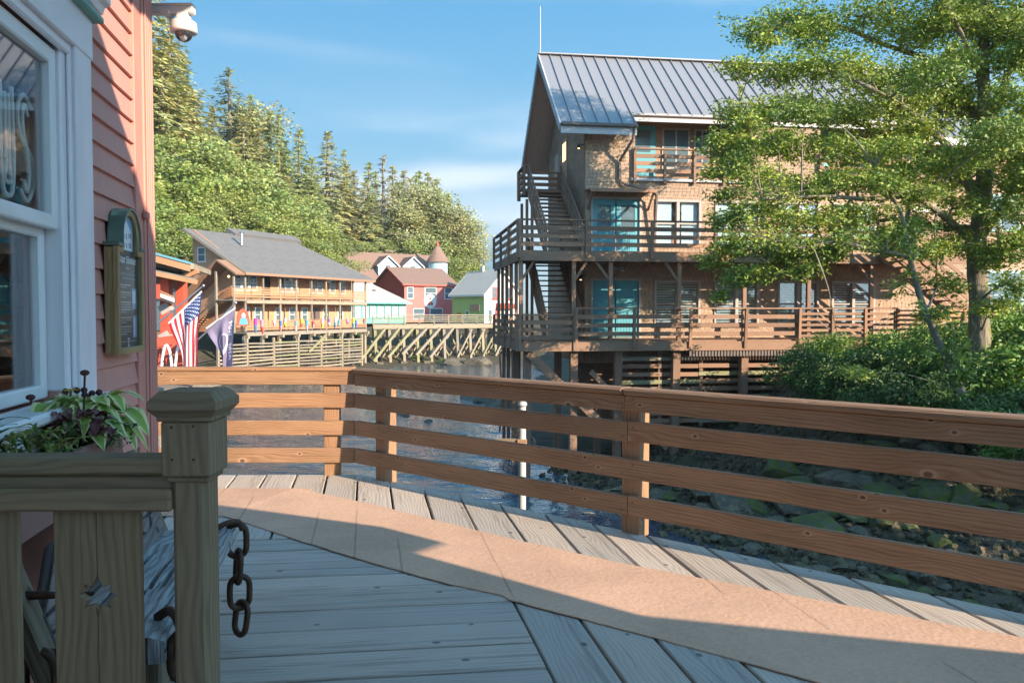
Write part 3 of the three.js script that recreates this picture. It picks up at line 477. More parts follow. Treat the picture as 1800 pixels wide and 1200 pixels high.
// ---------------------------------------------------------------- picket fence in front
{
  const D = 2.1, y = (py) => at(340, py, D).y, x = (px) => at(px, 600, D).x, f = thing('picket_fence', 'shaded grey brown picket fence with capped post in front', 'fence', [x(340), 0, -D]), X = (px) => x(px) - x(340);
  const post = slab(f, 'post', [.092, 1.22, .092], [0, .61, 0], M.fence[0], { c: .012 });
  const box = (name, w, y0, y1, m, c) => slab(f, name, [w, y0 - y1, w], [0, (y0 + y1) / 2, 0], m, { c });
  box('collar', .128, y(735), y(830), M.fence[0], .005); box('collar_base', .109, y(830), y(840), M.fence[1], .003); box('cap_moulding', .142, y(726), y(735), M.fence[1], .003);
  const capY = y(714); const P = [], ring = (w, h) => [[-w, h, -w], [w, h, -w], [w, h, w], [-w, h, w]], rs = [ring(.070, y(728)), ring(.088, capY), ring(.088, capY + .02), ring(.066, capY + .045)];
  for (let k = 0; k < 3; k++) for (let i = 0; i < 4; i++) { const j = (i + 1) % 4; quad(P, rs[k][j], rs[k][i], rs[k + 1][i], rs[k + 1][j]); } quad(P, rs[3][3], rs[3][2], rs[3][1], rs[3][0]); quad(P, rs[0][0], rs[0][1], rs[0][2], rs[0][3]);
  part(f, 'post_cap', fromTris(P, 'x', [2, .5]), M.fence[1]);
  const rail = (name, py0, py1, z, d, m, r = X(280)) => slab(f, name, [1.5, y(py0) - y(py1), d], [r - .75, (y(py0) + y(py1)) / 2, z], m, { c: .007 });
  rail('rail_cap', 800, 829, 0, .10, M.fence[0], X(302)); rail('upper_rail', 829.6, 857, .008, .05, M.fence[1], X(310)); rail('rail', 852, 891, .042, .03, M.fence[2], X(311));
  rail('lower_rail', 1560, 1620, .042, .03, M.fence[2], X(311));
  const h = y(880) - .08, leaf = [[0, -.062], [.008, -.03], [.035, -.036], [.027, -.015], [.048, .0], [.030, .010], [.033, .03], [.014, .022], [.0, .05]];
  const picket = (px0, px1, side) => {
    const x0 = X(px0), x1 = X(px1), cy = y(1040) - .08, pts = [[x0, 0]];
    if (side > 0) { pts.push([x1, 0]); for (const [a, b] of leaf) pts.push([x1 - a, cy + b]); pts.push([x1, h], [x0, h]); } else if (side < 0) { pts.push([x1, 0], [x1, h], [x0, h]); for (const [a, b] of [...leaf].reverse()) pts.push([x0 + a, cy + b]); } else pts.push([x1, 0], [x1, h], [x0, h]);
    const g = metreUV(new THREE.ExtrudeGeometry(new THREE.Shape(pts.map((p) => new THREE.Vector2(...p))), { depth: .02, bevelEnabled: true, bevelSize: .002, bevelThickness: .002, bevelSegments: 1 }), 'y', [2, .5], [rnd(), rnd()]); part(f, 'picket', g, pick(M.fence), [0, .08, .003]);
  };
  picket(97, 169, 1); picket(172.5, 245, -1); picket(-46, 29, -1); picket(-121, -49, 1); picket(-260, -190, 0);
  for (const [px, py] of [[315, 745], [352, 743], [352, 800], [315, 800]]) part(f, 'nail', new THREE.CylinderGeometry(.0035, .0035, .003, 8), M.iron, [X(px) + .003, y(py), .0645], [Math.PI / 2, 0, 0]);
}
// ---------------------------------------------------------------- bench hung with heavy chain
{
  const turn = WT, o = at(409, 925, 3.72), b = thing('chain_bench', 'weathered plank bench with carved back and heavy rusty chains', 'bench', [o.x, 0, o.z], turn);
  const top = o.y, Ls = 1.3, peel = wood([.40, .42, .42], [.20, .215, .22], 151, { rings: 14, knots: 2, crack: 1, patch: .6 }), seatM = tex(peel, .9, .012), dk = tex(T.fence, .8, .004, [.75, .85, 1]);
  const sp = []; const nx = 26, nz = 8, hh = (i, k) => top - .012 * Math.max(0, fbm(i * .9, k * 1.4, 64, 64, 9, 3) - .45) * 4 - (k === 0 || k === nz ? .008 : 0);
  const row = (i, k) => [-Ls + Ls * i / nx, hh(i, k), -.36 + .36 * k / nz];
  for (let i = 0; i < nx; i++) for (let k = 0; k < nz; k++) quad(sp, row(i, k), row(i, k + 1), row(i + 1, k + 1), row(i + 1, k));
  for (let i = 0; i < nx; i++) for (const k of [0, nz]) { const a = row(i, k), c = row(i + 1, k); quad(sp, [a[0], top - .085, a[2]], [c[0], top - .085, c[2]], c, a); }
  for (let k = 0; k < nz; k++) for (const i of [0, nx]) { const a = row(i, k), c = row(i, k + 1); quad(sp, [a[0], top - .085, a[2]], [c[0], top - .085, c[2]], c, a); }
  quad(sp, [-Ls, top - .085, 0], [0, top - .085, 0], [0, top - .085, -.36], [-Ls, top - .085, -.36]);
  part(b, 'seat', fromTris(sp, 'x', [2, .5]), seatM);
  for (const x of [-.22, -Ls + .22]) slab(b, 'leg', [.12, top - .09, .28], [x, (top - .09) / 2, -.19], dk, { c: .01 });
  // back: leaning board with scroll openings, between two leaning end boards
  const bs = new THREE.Shape([[-Ls, 0], [0, 0], [0, .26], [-.2, .34], [-.45, .28], [-.65, .36], [-.85, .27], [-1.05, .26], [-Ls, .10]].map((p) => new THREE.Vector2(...p)));
  for (const cx of [-.22, -.65, -.98]) for (const s of [-1, 1]) { const hole = new THREE.Path(); hole.moveTo(cx + s * .02, .06); hole.bezierCurveTo(cx + s * .12, .04, cx + s * .16, .12, cx + s * .06, .19); hole.bezierCurveTo(cx + s * .1, .13, cx + s * .07, .09, cx + s * .02, .06); bs.holes.push(hole); }
  part(b, 'backrest', metreUV(new THREE.ExtrudeGeometry(bs, { depth: .04, bevelEnabled: true, bevelSize: .004, bevelThickness: .004, bevelSegments: 1 }), 'x', [2, .5]), tex(peel, .9, .01, [.62, .5, .46]), [0, top - .02, -.34], [-.34, 0, 0]);
  for (const x of [-Ls - .035, .03]) bar(b, 'end_board', [x, top - .12, -.30], [x, top + .36, -.47], .055, .10, dk, { c: .006 });
  for (const x of [-Ls - .035, .03]) part(b, 'arm_spike', tube([[x, top + .17, -.46], [x, top + .16, -.24], [x, top + .16, -.19]], .018, 12, 8, false, .006), M.iron);
  // chains: real links
  const link = (l, w, r) => { const p = [], s = (l - w) / 2; for (let i = 0; i <= 8; i++) { const a = i / 8 * Math.PI; p.push(V(w / 2 * Math.cos(a), s + w / 2 * Math.sin(a), 0)); } for (let i = 0; i <= 8; i++) { const a = Math.PI + i / 8 * Math.PI; p.push(V(w / 2 * Math.cos(a), -s + w / 2 * Math.sin(a), 0)); } return tube(p, r, 48, 10, true); };
  const LG = link(.155, .088, .0145);
  const chain = (px, pz, y0, n, lean = 0) => { const c = new THREE.Group(); c.name = 'chain'; b.add(c); for (let i = 0; i < n; i++) part(c, 'link', LG, M.iron, [px + .012 * i * lean, y0 - i * .128, pz + .004 * i], [.05 * i, (i % 2 ? .15 : 1.45) + .2 * i, .12 * Math.sin(i * 2)]); return c; };
  const ch = chain(.03, .012, top - .075, 4, .6);
  part(ch, 'shackle', tube([[-.05, top + .004, -.07], [-.03, top + .022, -.03], [.0, top + .02, .025], [.012, top - .02, .04]], .013, 24, 9), M.iron);
  const ch2 = chain(-Ls + .03, .055, top - .08, 4, -.4); part(ch2, 'shackle', tube([[-Ls + .16, top + .003, -.06], [-Ls + .14, top + .03, -.02], [-Ls + .05, top + .03, .03], [-Ls + .03, top - .03, .05]], .016, 24, 9), M.iron);
  part(ch2, 'pin', new THREE.CylinderGeometry(.014, .014, .22, 12), M.iron, [-Ls + .08, top - .055, .045], [0, 0, Math.PI / 2]);
  const ch3 = chain(-Ls - .07, -.33, top - .07, 4, 0); part(ch3, 'ring', new THREE.TorusGeometry(.055, .015, 10, 28), M.iron, [-Ls - .06, top - .06, -.29], [0, 1.1, 0]);
}
// ---------------------------------------------------------------- the shingled building on the right, on stilts above the creek
const SH_POS = [2.61, 0, -28.5], SH_TURN = 8 * Math.PI / 180;
const inn = thing('shingled_building', 'three storey brown shingled building with grey metal roof above the creek', 'building', SH_POS, SH_TURN);
{
  const B = M.brown, Lx = 15.2, D = 7, Y0 = .70, Y1 = 3.62, Y2 = 6.45, eave = 7.98, ridge = 11.67, zE = .86, zR = -3.5, sl = (ridge - eave) / (zE - zR), rx0 = -1.07, rx1 = Lx + .8;
  const roofY = (z) => eave + (zE - z) * sl;
  const core = (name, x0, x1, y0, y1, z0, z1, m, o) => slab(inn, name, [x1 - x0, y1 - y0, z1 - z0], [(x0 + x1) / 2, (y0 + y1) / 2, (z0 + z1) / 2], m, o);
  // openings of the front wall: [x0, x1, y0, y1]
  const W = (px) => { const r = (px - 900) / FPX; return (r * 28.5 - 2.61) / (.99 - .139 * r); };
  const bays = [[1040, 1124], [1152, 1228], [1257, 1331], [1368, 1436], [1463, 1535]].map(([a, b]) => [W(a), W(b)]);
  const rows = [[Y0, 2.78, 1.0], [Y1, 5.68, 4.40]], holes = [];
  rows.forEach(([fl, top, sill], r) => bays.forEach(([a, b], i) => holes.push({ x0: a, x1: b, y0: i ? sill + (r ? -.35 : .15) : fl + .02, y1: top - (i ? .06 : 0), door: !i, r })));
  const rec = [[1.72, 6.3], [8.8, 12.2]];                               // the two roof balconies
  // solid wall behind the shingles, cut round the openings, then the courses of shingles
  const xs = [0, ...holes.flatMap((h) => [h.x0, h.x1]), Lx].sort((a, b) => a - b).filter((x, i, a) => !i || x - a[i - 1] > .01);
  const shp = (x0, x1, y0, y1) => { const g = courses(x0, x1, y0, y1, .12, .016, [2.4, 2.4]); const m = part(inn, 'shingle_wall', g, M.shingle, [0, 0, .004]); core('wall', x0, x1, y0, y1, -.15, 0, M.tan); };
  for (let i = 0; i < xs.length - 1; i++) {
    const a = xs[i], b = xs[i + 1], m = (a + b) / 2, hs = holes.filter((h) => h.x0 < m && h.x1 > m).sort((p, q) => p.y0 - q.y0);
    let y = -.2; for (const h of hs) { if (h.y0 - y > .02) shp(a, b, y, h.y0); y = h.y1; } shp(a, b, y, Y2 - .02);
  }
  for (const [a, b] of [[0, rec[0][0]], [rec[0][1], rec[1][0]], [rec[1][1], Lx]]) { const top = roofY(0) - .3; shp(a, b, Y2 - .018, top); }
  // end walls with their gables
  for (const [x, s] of [[0, -1], [Lx, 1]]) {
    const g = new THREE.Group(); g.name = 'end_wall'; g.position.set(x, 0, s < 0 ? -D : 0); g.rotation.y = s * Math.PI / 2; inn.add(g);
    const P = []; for (let y = -.2; y < roofY(zR) - .3; y += .12) { const t = y + .12, w = (q) => { const c = (eave + sl * zE) - .3; if (q <= c) return [0, D]; const k = (q - c) / sl; return [k, D - k]; }; const [a0, a1] = w(y), [b0, b1] = w(t); if (a1 - a0 < .05 || b1 < b0) break; quad(P, [a0, y, .016], [a1, y, .016], [b1, t, .002], [b0, t, .002]); quad(P, [a0, y, 0], [a1, y, 0], [a1, y, .016], [a0, y, .016]); }
    part(g, 'shingle_wall', fromTris(P, 'x', [2.4, 2.4]), M.lap);
    const c = (eave + sl * zE) - .3; part(g, 'wall', prism([[0, -.2], [D, -.2], [D, c], [D / 2, roofY(zR) - .35], [0, c]], .14), M.tan, [0, 0, -.145]);
    for (const [xx, w] of [[0, .1], [D - .1, .1]]) slab(g, 'corner_board', [w, c + .2, .03], [xx + w / 2, c / 2 - .1, .02], B[0]);
    if (s < 0) { const dr = slab(g, 'door', [.95, 2.05, .06], [3.6, Y2 + 1.03, .03], M.tan, { c: .01 }); slab(dr, 'door_light', [.6, .7, .02], [0, .5, .03], M.lamp); slab(g, 'window', [.7, 1.1, .05], [1.9, Y2 + 1.2, .02], M.winTrim, { c: .01 }); const d2 = slab(g, 'door', [.95, 2.05, .06], [5.2, Y0 + 1.03, .03], B[1]); }
  }
  core('back_wall', .002, Lx - .002, -.2, roofY(0) - .3, -D, -D + .14, M.tan);
  core('floor_slab', .15, Lx - .15, Y0 - .25, Y0 - .02, -D + .15, -.16, M.tan); core('floor_slab', .15, Lx - .15, Y1 - .25, Y1 - .02, -D + .15, -.16, M.tan); core('floor_slab', .15, Lx - .15, Y2 - .25, Y2 - .02, -D + .15, -.16, M.tan);
  core('inner_wall', .16, Lx - .16, Y0, Y2 - .3, -2.2, -2.1, M.tan);
  // windows and the blue double doors
  for (const h of holes) {
    const w = h.x1 - h.x0, H = h.y1 - h.y0, cx = (h.x0 + h.x1) / 2, cy = (h.y0 + h.y1) / 2;
    const g = new THREE.Group(); g.name = h.door ? 'double_door' : 'window'; g.position.set(cx, cy, 0); inn.add(g);
    for (const s of [-1, 1]) slab(g, 'frame', [.09, H + .16, .14], [s * (w / 2 + .01), 0, -.01], M.winTrim, { c: .008 });
    slab(g, 'frame', [w - .07, .09, .138], [0, H / 2 + .03, -.01], M.winTrim, { c: .008 });
    if (h.door) {
      for (const s of [-1, 1]) {
        const lw = w / 2 - .06, lf = new THREE.Group(); lf.name = 'door_leaf'; lf.position.set(s * (w / 4 - .008), 0, -.04); g.add(lf);
        if (h.r) { for (const q of [-1, 1]) slab(lf, 'stile', [.16, H - .03, .05], [q * (lw / 2 - .08), 0, 0], M.teal, { c: .006 }); slab(lf, 'top_rail', [lw - .32, .2, .05], [0, H / 2 - .115, 0], M.teal); slab(lf, 'panel', [lw - .32, .85, .045], [0, -H / 2 + .44, 0], M.teal); slab(lf, 'pane', [lw - .32, H - 1.1, .012], [0, .33, -.005], M.pane); for (let k = -2; k <= 2; k++) slab(lf, 'batten', [.02, .8, .012], [k * .09, -H / 2 + .44, .027], M.teal); }
        else { slab(lf, 'panel', [lw, H - .03, .05], [0, 0, 0], M.teal, { c: .006 }); for (let k = -3; k <= 3; k++) slab(lf, 'batten', [.02, H - .2, .012], [k * .11, 0, .03], M.teal); for (const [yy, hh] of [[.55, .5], [-.1, .5]]) slab(lf, 'raised_panel', [lw - .3, hh, .012], [0, yy, .033], M.teal, { c: .005 }); }
        part(lf, 'handle', new THREE.SphereGeometry(.035, 10, 8), M.steel, [-s * (lw / 2 - .07), -.15, .06]);
      }
    } else {
      slab(g, 'sill', [w + .2, .07, .18], [0, -H / 2 - .03, .01], M.winTrim, { c: .008 });
      slab(g, 'mullion', [.12, H - .03, .13], [0, 0, -.012], M.winTrim, { c: .008 });
      for (const s of [-1, 1]) { const pw = w / 2 - .11, x = s * (w / 4 + .012); slab(g, 'pane', [pw, H / 2 - .03, .01], [x, H / 4, -.055], M.glass); slab(g, 'pane', [pw, H / 2 - .03, .01], [x, -H / 4, -.055], M.glass); slab(g, 'meeting_rail', [pw, .06, .05], [x, 0, -.04], M.winTrim, { c: .006 }); }
      if (h.r) for (const s of [-1, 1]) slab(g, 'curtain', [w * .36, H, .03], [s * w * .29, 0, -.13], M.blind); else { for (let k = 0; k < 16; k++) slab(g, 'blind_slat', [w - .08, .05, .012], [0, H / 2 - .05 - k * H / 17, -.12], M.blind, { rot: [.5, 0, 0] }); }
    }
  }
  // roof: two slabs of standing seam panels, soffit beneath, barge boards, gutter
  const side = (front) => {
    const g = new THREE.Group(); g.name = front ? 'front_roof_slope' : 'back_roof_slope'; inn.add(g);
    const z0 = zR, z1 = front ? zE : 2 * zR - zE, ang = Math.atan(sl), full = Math.hypot(zE - zR, ridge - eave), pw = .45, n = Math.ceil((rx1 - rx0) / pw);
    for (let i = 0; i < n; i++) {
      const x = rx0 + (i + .5) * pw, short = front && x > rec[0][0] - .1 && x < rec[1][1] + .1, L = short ? Math.hypot(zR + .15, roofY(zR) - roofY(-.15)) + .45 : full, s = front ? 1 : -1;
      const P = slab(g, 'roof_panel', [pw - .004, .03, L], [x, ridge - Math.sin(ang) * L / 2 + .10, zR + s * Math.cos(ang) * L / 2], M.metal, { rot: [s * ang, 0, 0], axis: 'z' });
      slab(P, 'seam', [.035, .055, L], [pw / 2 - .02, .035, 0], M.metal, { axis: 'z' });
      slab(g, 'soffit_board', [pw, .12, L - .08], [x, ridge - Math.sin(ang) * (L - .08) / 2 + .015, zR + s * Math.cos(ang) * (L - .08) / 2], M.soffit, { rot: [s * ang, 0, 0], axis: 'z' });
    }
    const s = front ? 1 : -1;
    for (const x of [rx0 - .025, rx0 + n * pw + .025]) bar(g, 'barge_board', [x, ridge + .0, zR], [x, eave + .0, z1], .26, .05, M.fascia);
    if (!front) bar(g, 'fascia', [rx0, eave, z1 - .02], [rx1, eave, z1 - .02], .24, .04, M.fascia);
  };
  side(true); side(false);
  bar(inn, 'ridge_cap', [rx0 - .03, ridge + .16, zR], [rx1, ridge + .16, zR], .05, .30, M.metal);
  core('fascia', rx0, rec[0][0] - .1, eave - .22, eave + .08, zE - .02, zE + .02, M.fascia, { c: .004 }); core('fascia', rec[1][1] + .1, rx1, eave - .22, eave + .08, zE - .02, zE + .02, M.fascia);
  core('gutter', rx0, rec[0][0] - .08, eave + .03, eave + .15, zE + .022, zE + .15, M.gutter, { c: .02 });
  const ry = roofY(-.15) - .28; core('balcony_fascia', rec[0][0] - .1, rec[1][1] + .1, ry - .12, ry + .14, .05, .10, M.fascia, { c: .004 }); core('gutter', rec[0][0] - .1, rec[1][1] + .1, ry + .06, ry + .17, .102, .21, M.metal, { c: .02 });
  // the roof balconies: recessed wall with door and windows, floor, railing
  for (const [a, b] of rec) {
    core('balcony_wall', a, b, Y2, roofY(-1.3) - .25, -1.36, -1.25, M.lap); core('balcony_floor', a, b, Y2 - .02, Y2 + .06, -1.24, .02, B[0]);
    for (const x of [a + .05, b - .05]) core('balcony_cheek', x - .05, x + .05, Y2 + .061, roofY(-.15) - .4, -1.24, .0, M.lap);
    const dr = core('door', a + .25, a + 1.25, Y2 + .1, Y2 + 2.15, -1.245, -1.19, M.teal, { c: .01 }); slab(dr, 'pane', [.6, .8, .02], [0, .45, .03], M.pane);
    for (const [x0, x1] of [[a + 1.5, a + 2.6], [a + 2.75, a + 3.4]]) { const w = core('window', x0, x1, Y2 + .55, Y2 + 2.1, -1.245, -1.19, M.winTrim, { c: .01 }); slab(w, 'pane', [x1 - x0 - .16, 1.38, .02], [0, 0, .022], M.pane); slab(w, 'mullion', [.06, 1.4, .03], [0, 0, .03], M.winTrim); }
    railing([[a + .06, 0.06], [b - .06, 0.06]], Y2 + .05, 1.0, 1.15, M.fascia, .95);
    core('balcony_ledge', a - .05, b + .05, Y2 - .12, Y2 - .03, .03, .12, M.fascia);
  }
  // downspout with its jog
  const ds = (pts) => { for (let i = 0; i < pts.length - 1; i++) bar(inn, 'downspout', pts[i], pts[i + 1], .09, .09, M.gutter, { c: .02 }); };
  ds([[rec[0][0] - .2, eave + .02, .92], [rec[0][0] - .22, eave - .35, .8], [rec[0][0] - .5, 7.0, .1], [rec[0][0] - .5, 6.35, .1], [rec[0][0] - .35, 6.2, .12], [2.35, 5.92, .55], [2.5, 5.75, .4], [2.5, Y1, .09]]);
  bar(inn, 'downspout', [W(1340), Y2 + .1, .09], [W(1340), Y1 + .4, .09], .1, .1, M.gutter, { c: .02 }); bar(inn, 'downspout', [W(1594), Y2 + .1, .09], [W(1594), Y1, .09], .1, .1, M.gutter, { c: .02 });
  // canopy over the upper door
  const can = new THREE.Group(); can.name = 'door_canopy'; inn.add(can); slab(can, 'canopy_roof', [2.45, .05, .85], [1.2, 5.93, .42], B[1], { rot: [.12, 0, 0] }); slab(can, 'canopy_fascia', [2.45, .12, .04], [1.2, 5.86, .84], B[2]); for (const x of [.1, 2.3]) bar(can, 'bracket', [x, 5.3, .03], [x, 5.83, .7], .07, .06, B[0]);
  // decks: floor planks, fascia, railings; posts
  function railing(path, fl, h, gap, m, out, lower = 4, lean = 0) {     // rails on the segments of a path of [x, z], posts between
    const R = new THREE.Group(); R.name = 'railing'; inn.add(R);
    const ys = lower === 4 ? [.98, .72, .46, .20] : Array.from({ length: lower }, (_, i) => .98 - i * .86 / (lower - 1)), bh = lower > 5 ? .085 : .14;
    for (let i = 0; i < path.length - 1; i++) {
      const [ax, az] = path[i], [bx, bz] = path[i + 1], L = Math.hypot(bx - ax, bz - az), n = Math.max(1, Math.round(L / gap)), nx = -(bz - az) / L, nz = (bx - ax) / L;
      ys.forEach((k, q) => bar(R, q ? 'rail_board' : 'hand_rail', [ax, fl + k * h, az], [bx, fl + k * h, bz], q ? bh : .05, q ? .04 : .14, Array.isArray(m) ? pick(m) : pick(B)));
      for (let j = 0; j <= n; j++) { const t = j / n, x = mix(ax, bx, t), z = mix(az, bz, t), l = lean * (j % n ? 1 : .4); bar(R, 'post', [x + nx * .055, fl - .25, z + nz * .055], [x + nx * (.055 + l), fl + h * .97, z + nz * (.055 + l)], .10, .09, pick(B)); }
    }
    return R;
  }
  const zD = 2.54, xl = -2.75, vBack = -4.0;
  const deckPart = (fl, x1, name, zf) => {
    const g = new THREE.Group(); g.name = name; inn.add(g);
    for (let z = .08; z < zf; z += .145) slab(g, 'deck_plank', [x1 - xl, .04, .138], [(xl + x1) / 2, fl - .02, z], pick(B)); for (let x = xl + .07; x < -.02; x += .145) slab(g, 'deck_plank', [.138, .04, -vBack], [x, fl - .02, vBack / 2], pick(B));
    bar(g, 'fascia_board', [xl, fl - .19, zf + .02], [x1, fl - .19, zf + .02], .30, .05, B[0]); bar(g, 'fascia_board', [xl - .02, fl - .19, zf], [xl - .02, fl - .19, vBack], .30, .05, B[1]);
    for (let x = xl + .4; x < x1; x += 1.2) slab(g, 'joist', [.06, .2, zf - .05], [x, fl - .15, zf / 2], B[1]);
    return g;
  };
  deckPart(Y1, Lx - 1, 'upper_deck', zD); railing([[xl, vBack], [xl, zD], [Lx - 4.8, zD]], Y1, 1.0, 2.15, B, 0); railing([[Lx - 3.4, zD], [Lx - 1, zD]], Y1, 1.0, 2.2, B, 0);
  deckPart(Y0, Lx - 3.2, 'lower_deck', zD);
  railing([[xl, vBack], [xl, zD], [-.95, zD]], Y0 - .08, .94, 1.8, B, 0); railing([[-.9, zD], [6.8, zD]], Y0, 1.08, 1.75, B, 0, 4, .12); railing([[6.8, zD], [10.4, zD]], Y0, 1.08, 1.2, B, 0, 6, 0); railing([[10.4, zD], [10.6, zD + 1.2], [13.4, zD + 1.2]], Y0 - .1, 1.1, 1.4, M.orange, 0, 7, 0);
  core('landing', 10.5, 13.6, Y0 - .3, Y0 - .12, .3, zD + 1.2, B[2]);
  for (const x of [xl + .06, -.95, .28, 2.62, 4.9, 7.2, 9.5]) { slab(inn, 'deck_post', [.13, Y1 - Y0 - .3, .13], [x, (Y0 + Y1 - .3) / 2, zD - .12], pick(B), { c: .006 }); bar(inn, 'knee_brace', [x, Y1 - 1.0, zD - .12], [x - (x > 0 ? .5 : -.45), Y1 - .32, zD - .12], .08, .08, B[0]); }
  for (const z of [1.4, .2, -1.0, -2.2, -3.4]) slab(inn, 'deck_post', [.11, Y1 - Y0 - .3, .11], [xl + .06, (Y0 + Y1 - .3) / 2, z], pick(B)); for (const z of [-1.2, -2.4, -3.7]) slab(inn, 'deck_post', [.1, Y2 - Y0 - .5, .1], [-1.72, (Y0 + Y2 - .5) / 2, z], pick(B));
  // outside stairs on the end wall: upper flight to the top landing, lower flight below
  const flight = (name, x0, x1, a, b, n, m = B) => {                    // a, b: [height, z] of foot and head; treads run in x
    const g = new THREE.Group(); g.name = name; inn.add(g);
    for (let i = 0; i < n; i++) { const t = (i + .5) / n; slab(g, 'tread', [x1 - x0 - .1, .045, .27], [(x0 + x1) / 2, mix(a[0], b[0], t), mix(a[1], b[1], t)], pick(m)); }
    for (const x of [x0, x1]) { bar(g, 'stringer', [x, a[0] - .06, a[1]], [x, b[0] - .06, b[1]], .28, .05, m[0]); for (const k of [.35, .62, .92]) bar(g, 'stair_rail', [x, a[0] + k, a[1]], [x, b[0] + k, b[1]], .12, .04, pick(m)); for (const t of [.02, .5, .98]) bar(g, 'post', [x, mix(a[0], b[0], t) - .1, mix(a[1], b[1], t)], [x, mix(a[0], b[0], t) + .98, mix(a[1], b[1], t)], .09, .09, pick(m)); }
  };
  flight('upper_stairs', -1.62, -.35, [Y1, 1.15], [Y2 - .1, -2.7], 15); flight('lower_stairs', -1.62, -.35, [Y0, 1.0], [Y1 - .1, -2.6], 14);
  core('stair_landing', -1.72, -.02, Y2 - .16, Y2 - .06, -4.3, -2.72, B[0]); railing([[-1.72, -4.3], [-1.72, -2.75]], Y2 - .06, .95, 1.6, B, 0); railing([[-.1, -4.3], [-1.72, -4.3]], Y2 - .06, .95, 1.6, B, 0);
  // stairs at the far right, running along the front from the upper deck down
  { const g = new THREE.Group(); g.name = 'front_stairs'; inn.add(g); const a = [9.7, Y1], b = [13.8, Y0 - .1], z0 = zD + .15, z1 = zD + 1.15; for (let i = 0; i < 16; i++) { const t = (i + .5) / 16; slab(g, 'tread', [.27, .045, z1 - z0 - .08], [mix(a[0], b[0], t), mix(a[1], b[1], t), (z0 + z1) / 2], pick(B)); } for (const z of [z0, z1]) { bar(g, 'stringer', [a[0], a[1] - .06, z], [b[0], b[1] - .06, z], .3, .05, B[0]); for (const k of [.3, .58, .9]) bar(g, 'stair_rail', [a[0], a[1] + k, z], [b[0], b[1] + k, z], .13, .04, pick(B)); for (const t of [0, .33, .66, 1]) bar(g, 'post', [mix(a[0], b[0], t), mix(a[1], b[1], t) - .2, z], [mix(a[0], b[0], t), mix(a[1], b[1], t) + .95, z], .1, .09, pick(B)); } }
  // stilts, braces and the slatted skirt below
  for (const x of [xl + .3, -.9, .6, 2.6, 5, 7.4, 9.8]) for (const z of [zD - .3, -.4]) bar(inn, 'stilt', [x, -4.6, z - .2], [x, Y0 - .34, z], .24, .24, M.brown[1]);
  bar(inn, 'brace', [xl + .3, Y0 - .4, zD - .1], [.6, -2.6, zD - .1], .26, .12, M.brown[1]); bar(inn, 'brace', [-.4, -.3, zD], [2.2, -2.9, zD], .16, .08, M.brown[1]);
  for (const z of [-1, -2.4, -3.8, -5.2]) { bar(inn, 'stilt', [xl + .5, -4.4, z], [xl + .5, Y0 - .34, z], .13, .13, M.brown[1]); bar(inn, 'brace', [xl + .5, -3.6, z], [xl + .5, -.2, z - 1.4], .1, .06, M.brown[1]); bar(inn, 'brace', [xl + .5, -.2, z], [xl + .5, -3.6, z - 1.4], .1, .06, M.brown[1]); } bar(inn, 'brace', [xl + .5, -2.6, zD], [xl + .5, -2.2, -5], .12, .06, M.brown[1]);
  for (let k = 0; k < 9; k++) for (let q = 0; q < 3; q++) slab(inn, 'skirt_slat', [2.86, .14, .04], [2.05 + q * 2.88, Y0 - .62 - k * .265 + rr(-.02, .02), zD - .55], (k + q) % 3 ? M.brown[(k + q) % 2] : M.grey[(k + q) % 4], { rot: [0, 0, rr(-.006, .006)] });
  for (let k = 0; k < 12; k++) slab(inn, 'shade_backing_plank', [10.5, .25, .06], [5.2, Y0 - .5 - k * .255, -.9], M.brown[1]);  // dark boards added to stand for the black shade behind the slats
  for (let x = .7; x < 9.4; x += 1.45) slab(inn, 'skirt_post', [.12, 2.7, .1], [x, Y0 - 1.6, zD - .63], M.brown[1]);
  for (let x = 3.0; x < 7.6; x += .11) slab(inn, 'corrugated_strip', [.07, .2, .03], [x, Y0 - .44, zD - .02], M.gutter);
  // wall lamps, twin floodlight, sign, aerial
  const lampAt = (x, y, z) => { const l = new THREE.Group(); l.name = 'wall_lamp'; l.position.set(x, y, z); inn.add(l); part(l, 'shade', new THREE.ConeGeometry(.1, .14, 14, 1, true), M.black); part(l, 'bulb', new THREE.SphereGeometry(.045, 12, 8), M.lamp, [0, -.06, 0]); slab(l, 'arm', [.2, .03, .03], [.08, .06, 0], M.black); };
  lampAt(-.2, 7.55, -.2); lampAt(-.25, 2.85, 0.4);
  const fl = new THREE.Group(); fl.name = 'floodlight'; fl.position.set(1.15, 3.18, .12); inn.add(fl); for (const s of [-1, 1]) part(fl, 'lamp_head', new THREE.CylinderGeometry(.09, .05, .16, 14), M.fascia, [s * .16, -.03, .08], [1.1, 0, s * .4]); slab(fl, 'plate', [.18, .1, .05], [0, 0, 0], M.fascia);
  const sg = core('sign_board', W(1601), W(1652), 5.42, 5.62, .03, .06, M.white, { c: .004 });
  { const c = document.createElement('canvas'); c.width = 256; c.height = 48; const g = c.getContext('2d'); g.fillStyle = '#f2f0ea'; g.fillRect(0, 0, 256, 48); g.fillStyle = '#3a3531'; for (let i = 0; i < 12; i++) { g.fillRect(14 + i * 19, 10 + (i % 3) * 2, 5, 26 - (i % 2) * 4); g.fillRect(14 + i * 19, 12 + (i % 4) * 5, 12, 5); } const t = new THREE.CanvasTexture(c); t.colorSpace = THREE.SRGBColorSpace; part(sg, 'sign_face', new THREE.PlaneGeometry(W(1652) - W(1601) - .02, .19), new THREE.MeshStandardMaterial({ map: t, roughness: .6 }), [0, 0, .0175]); }
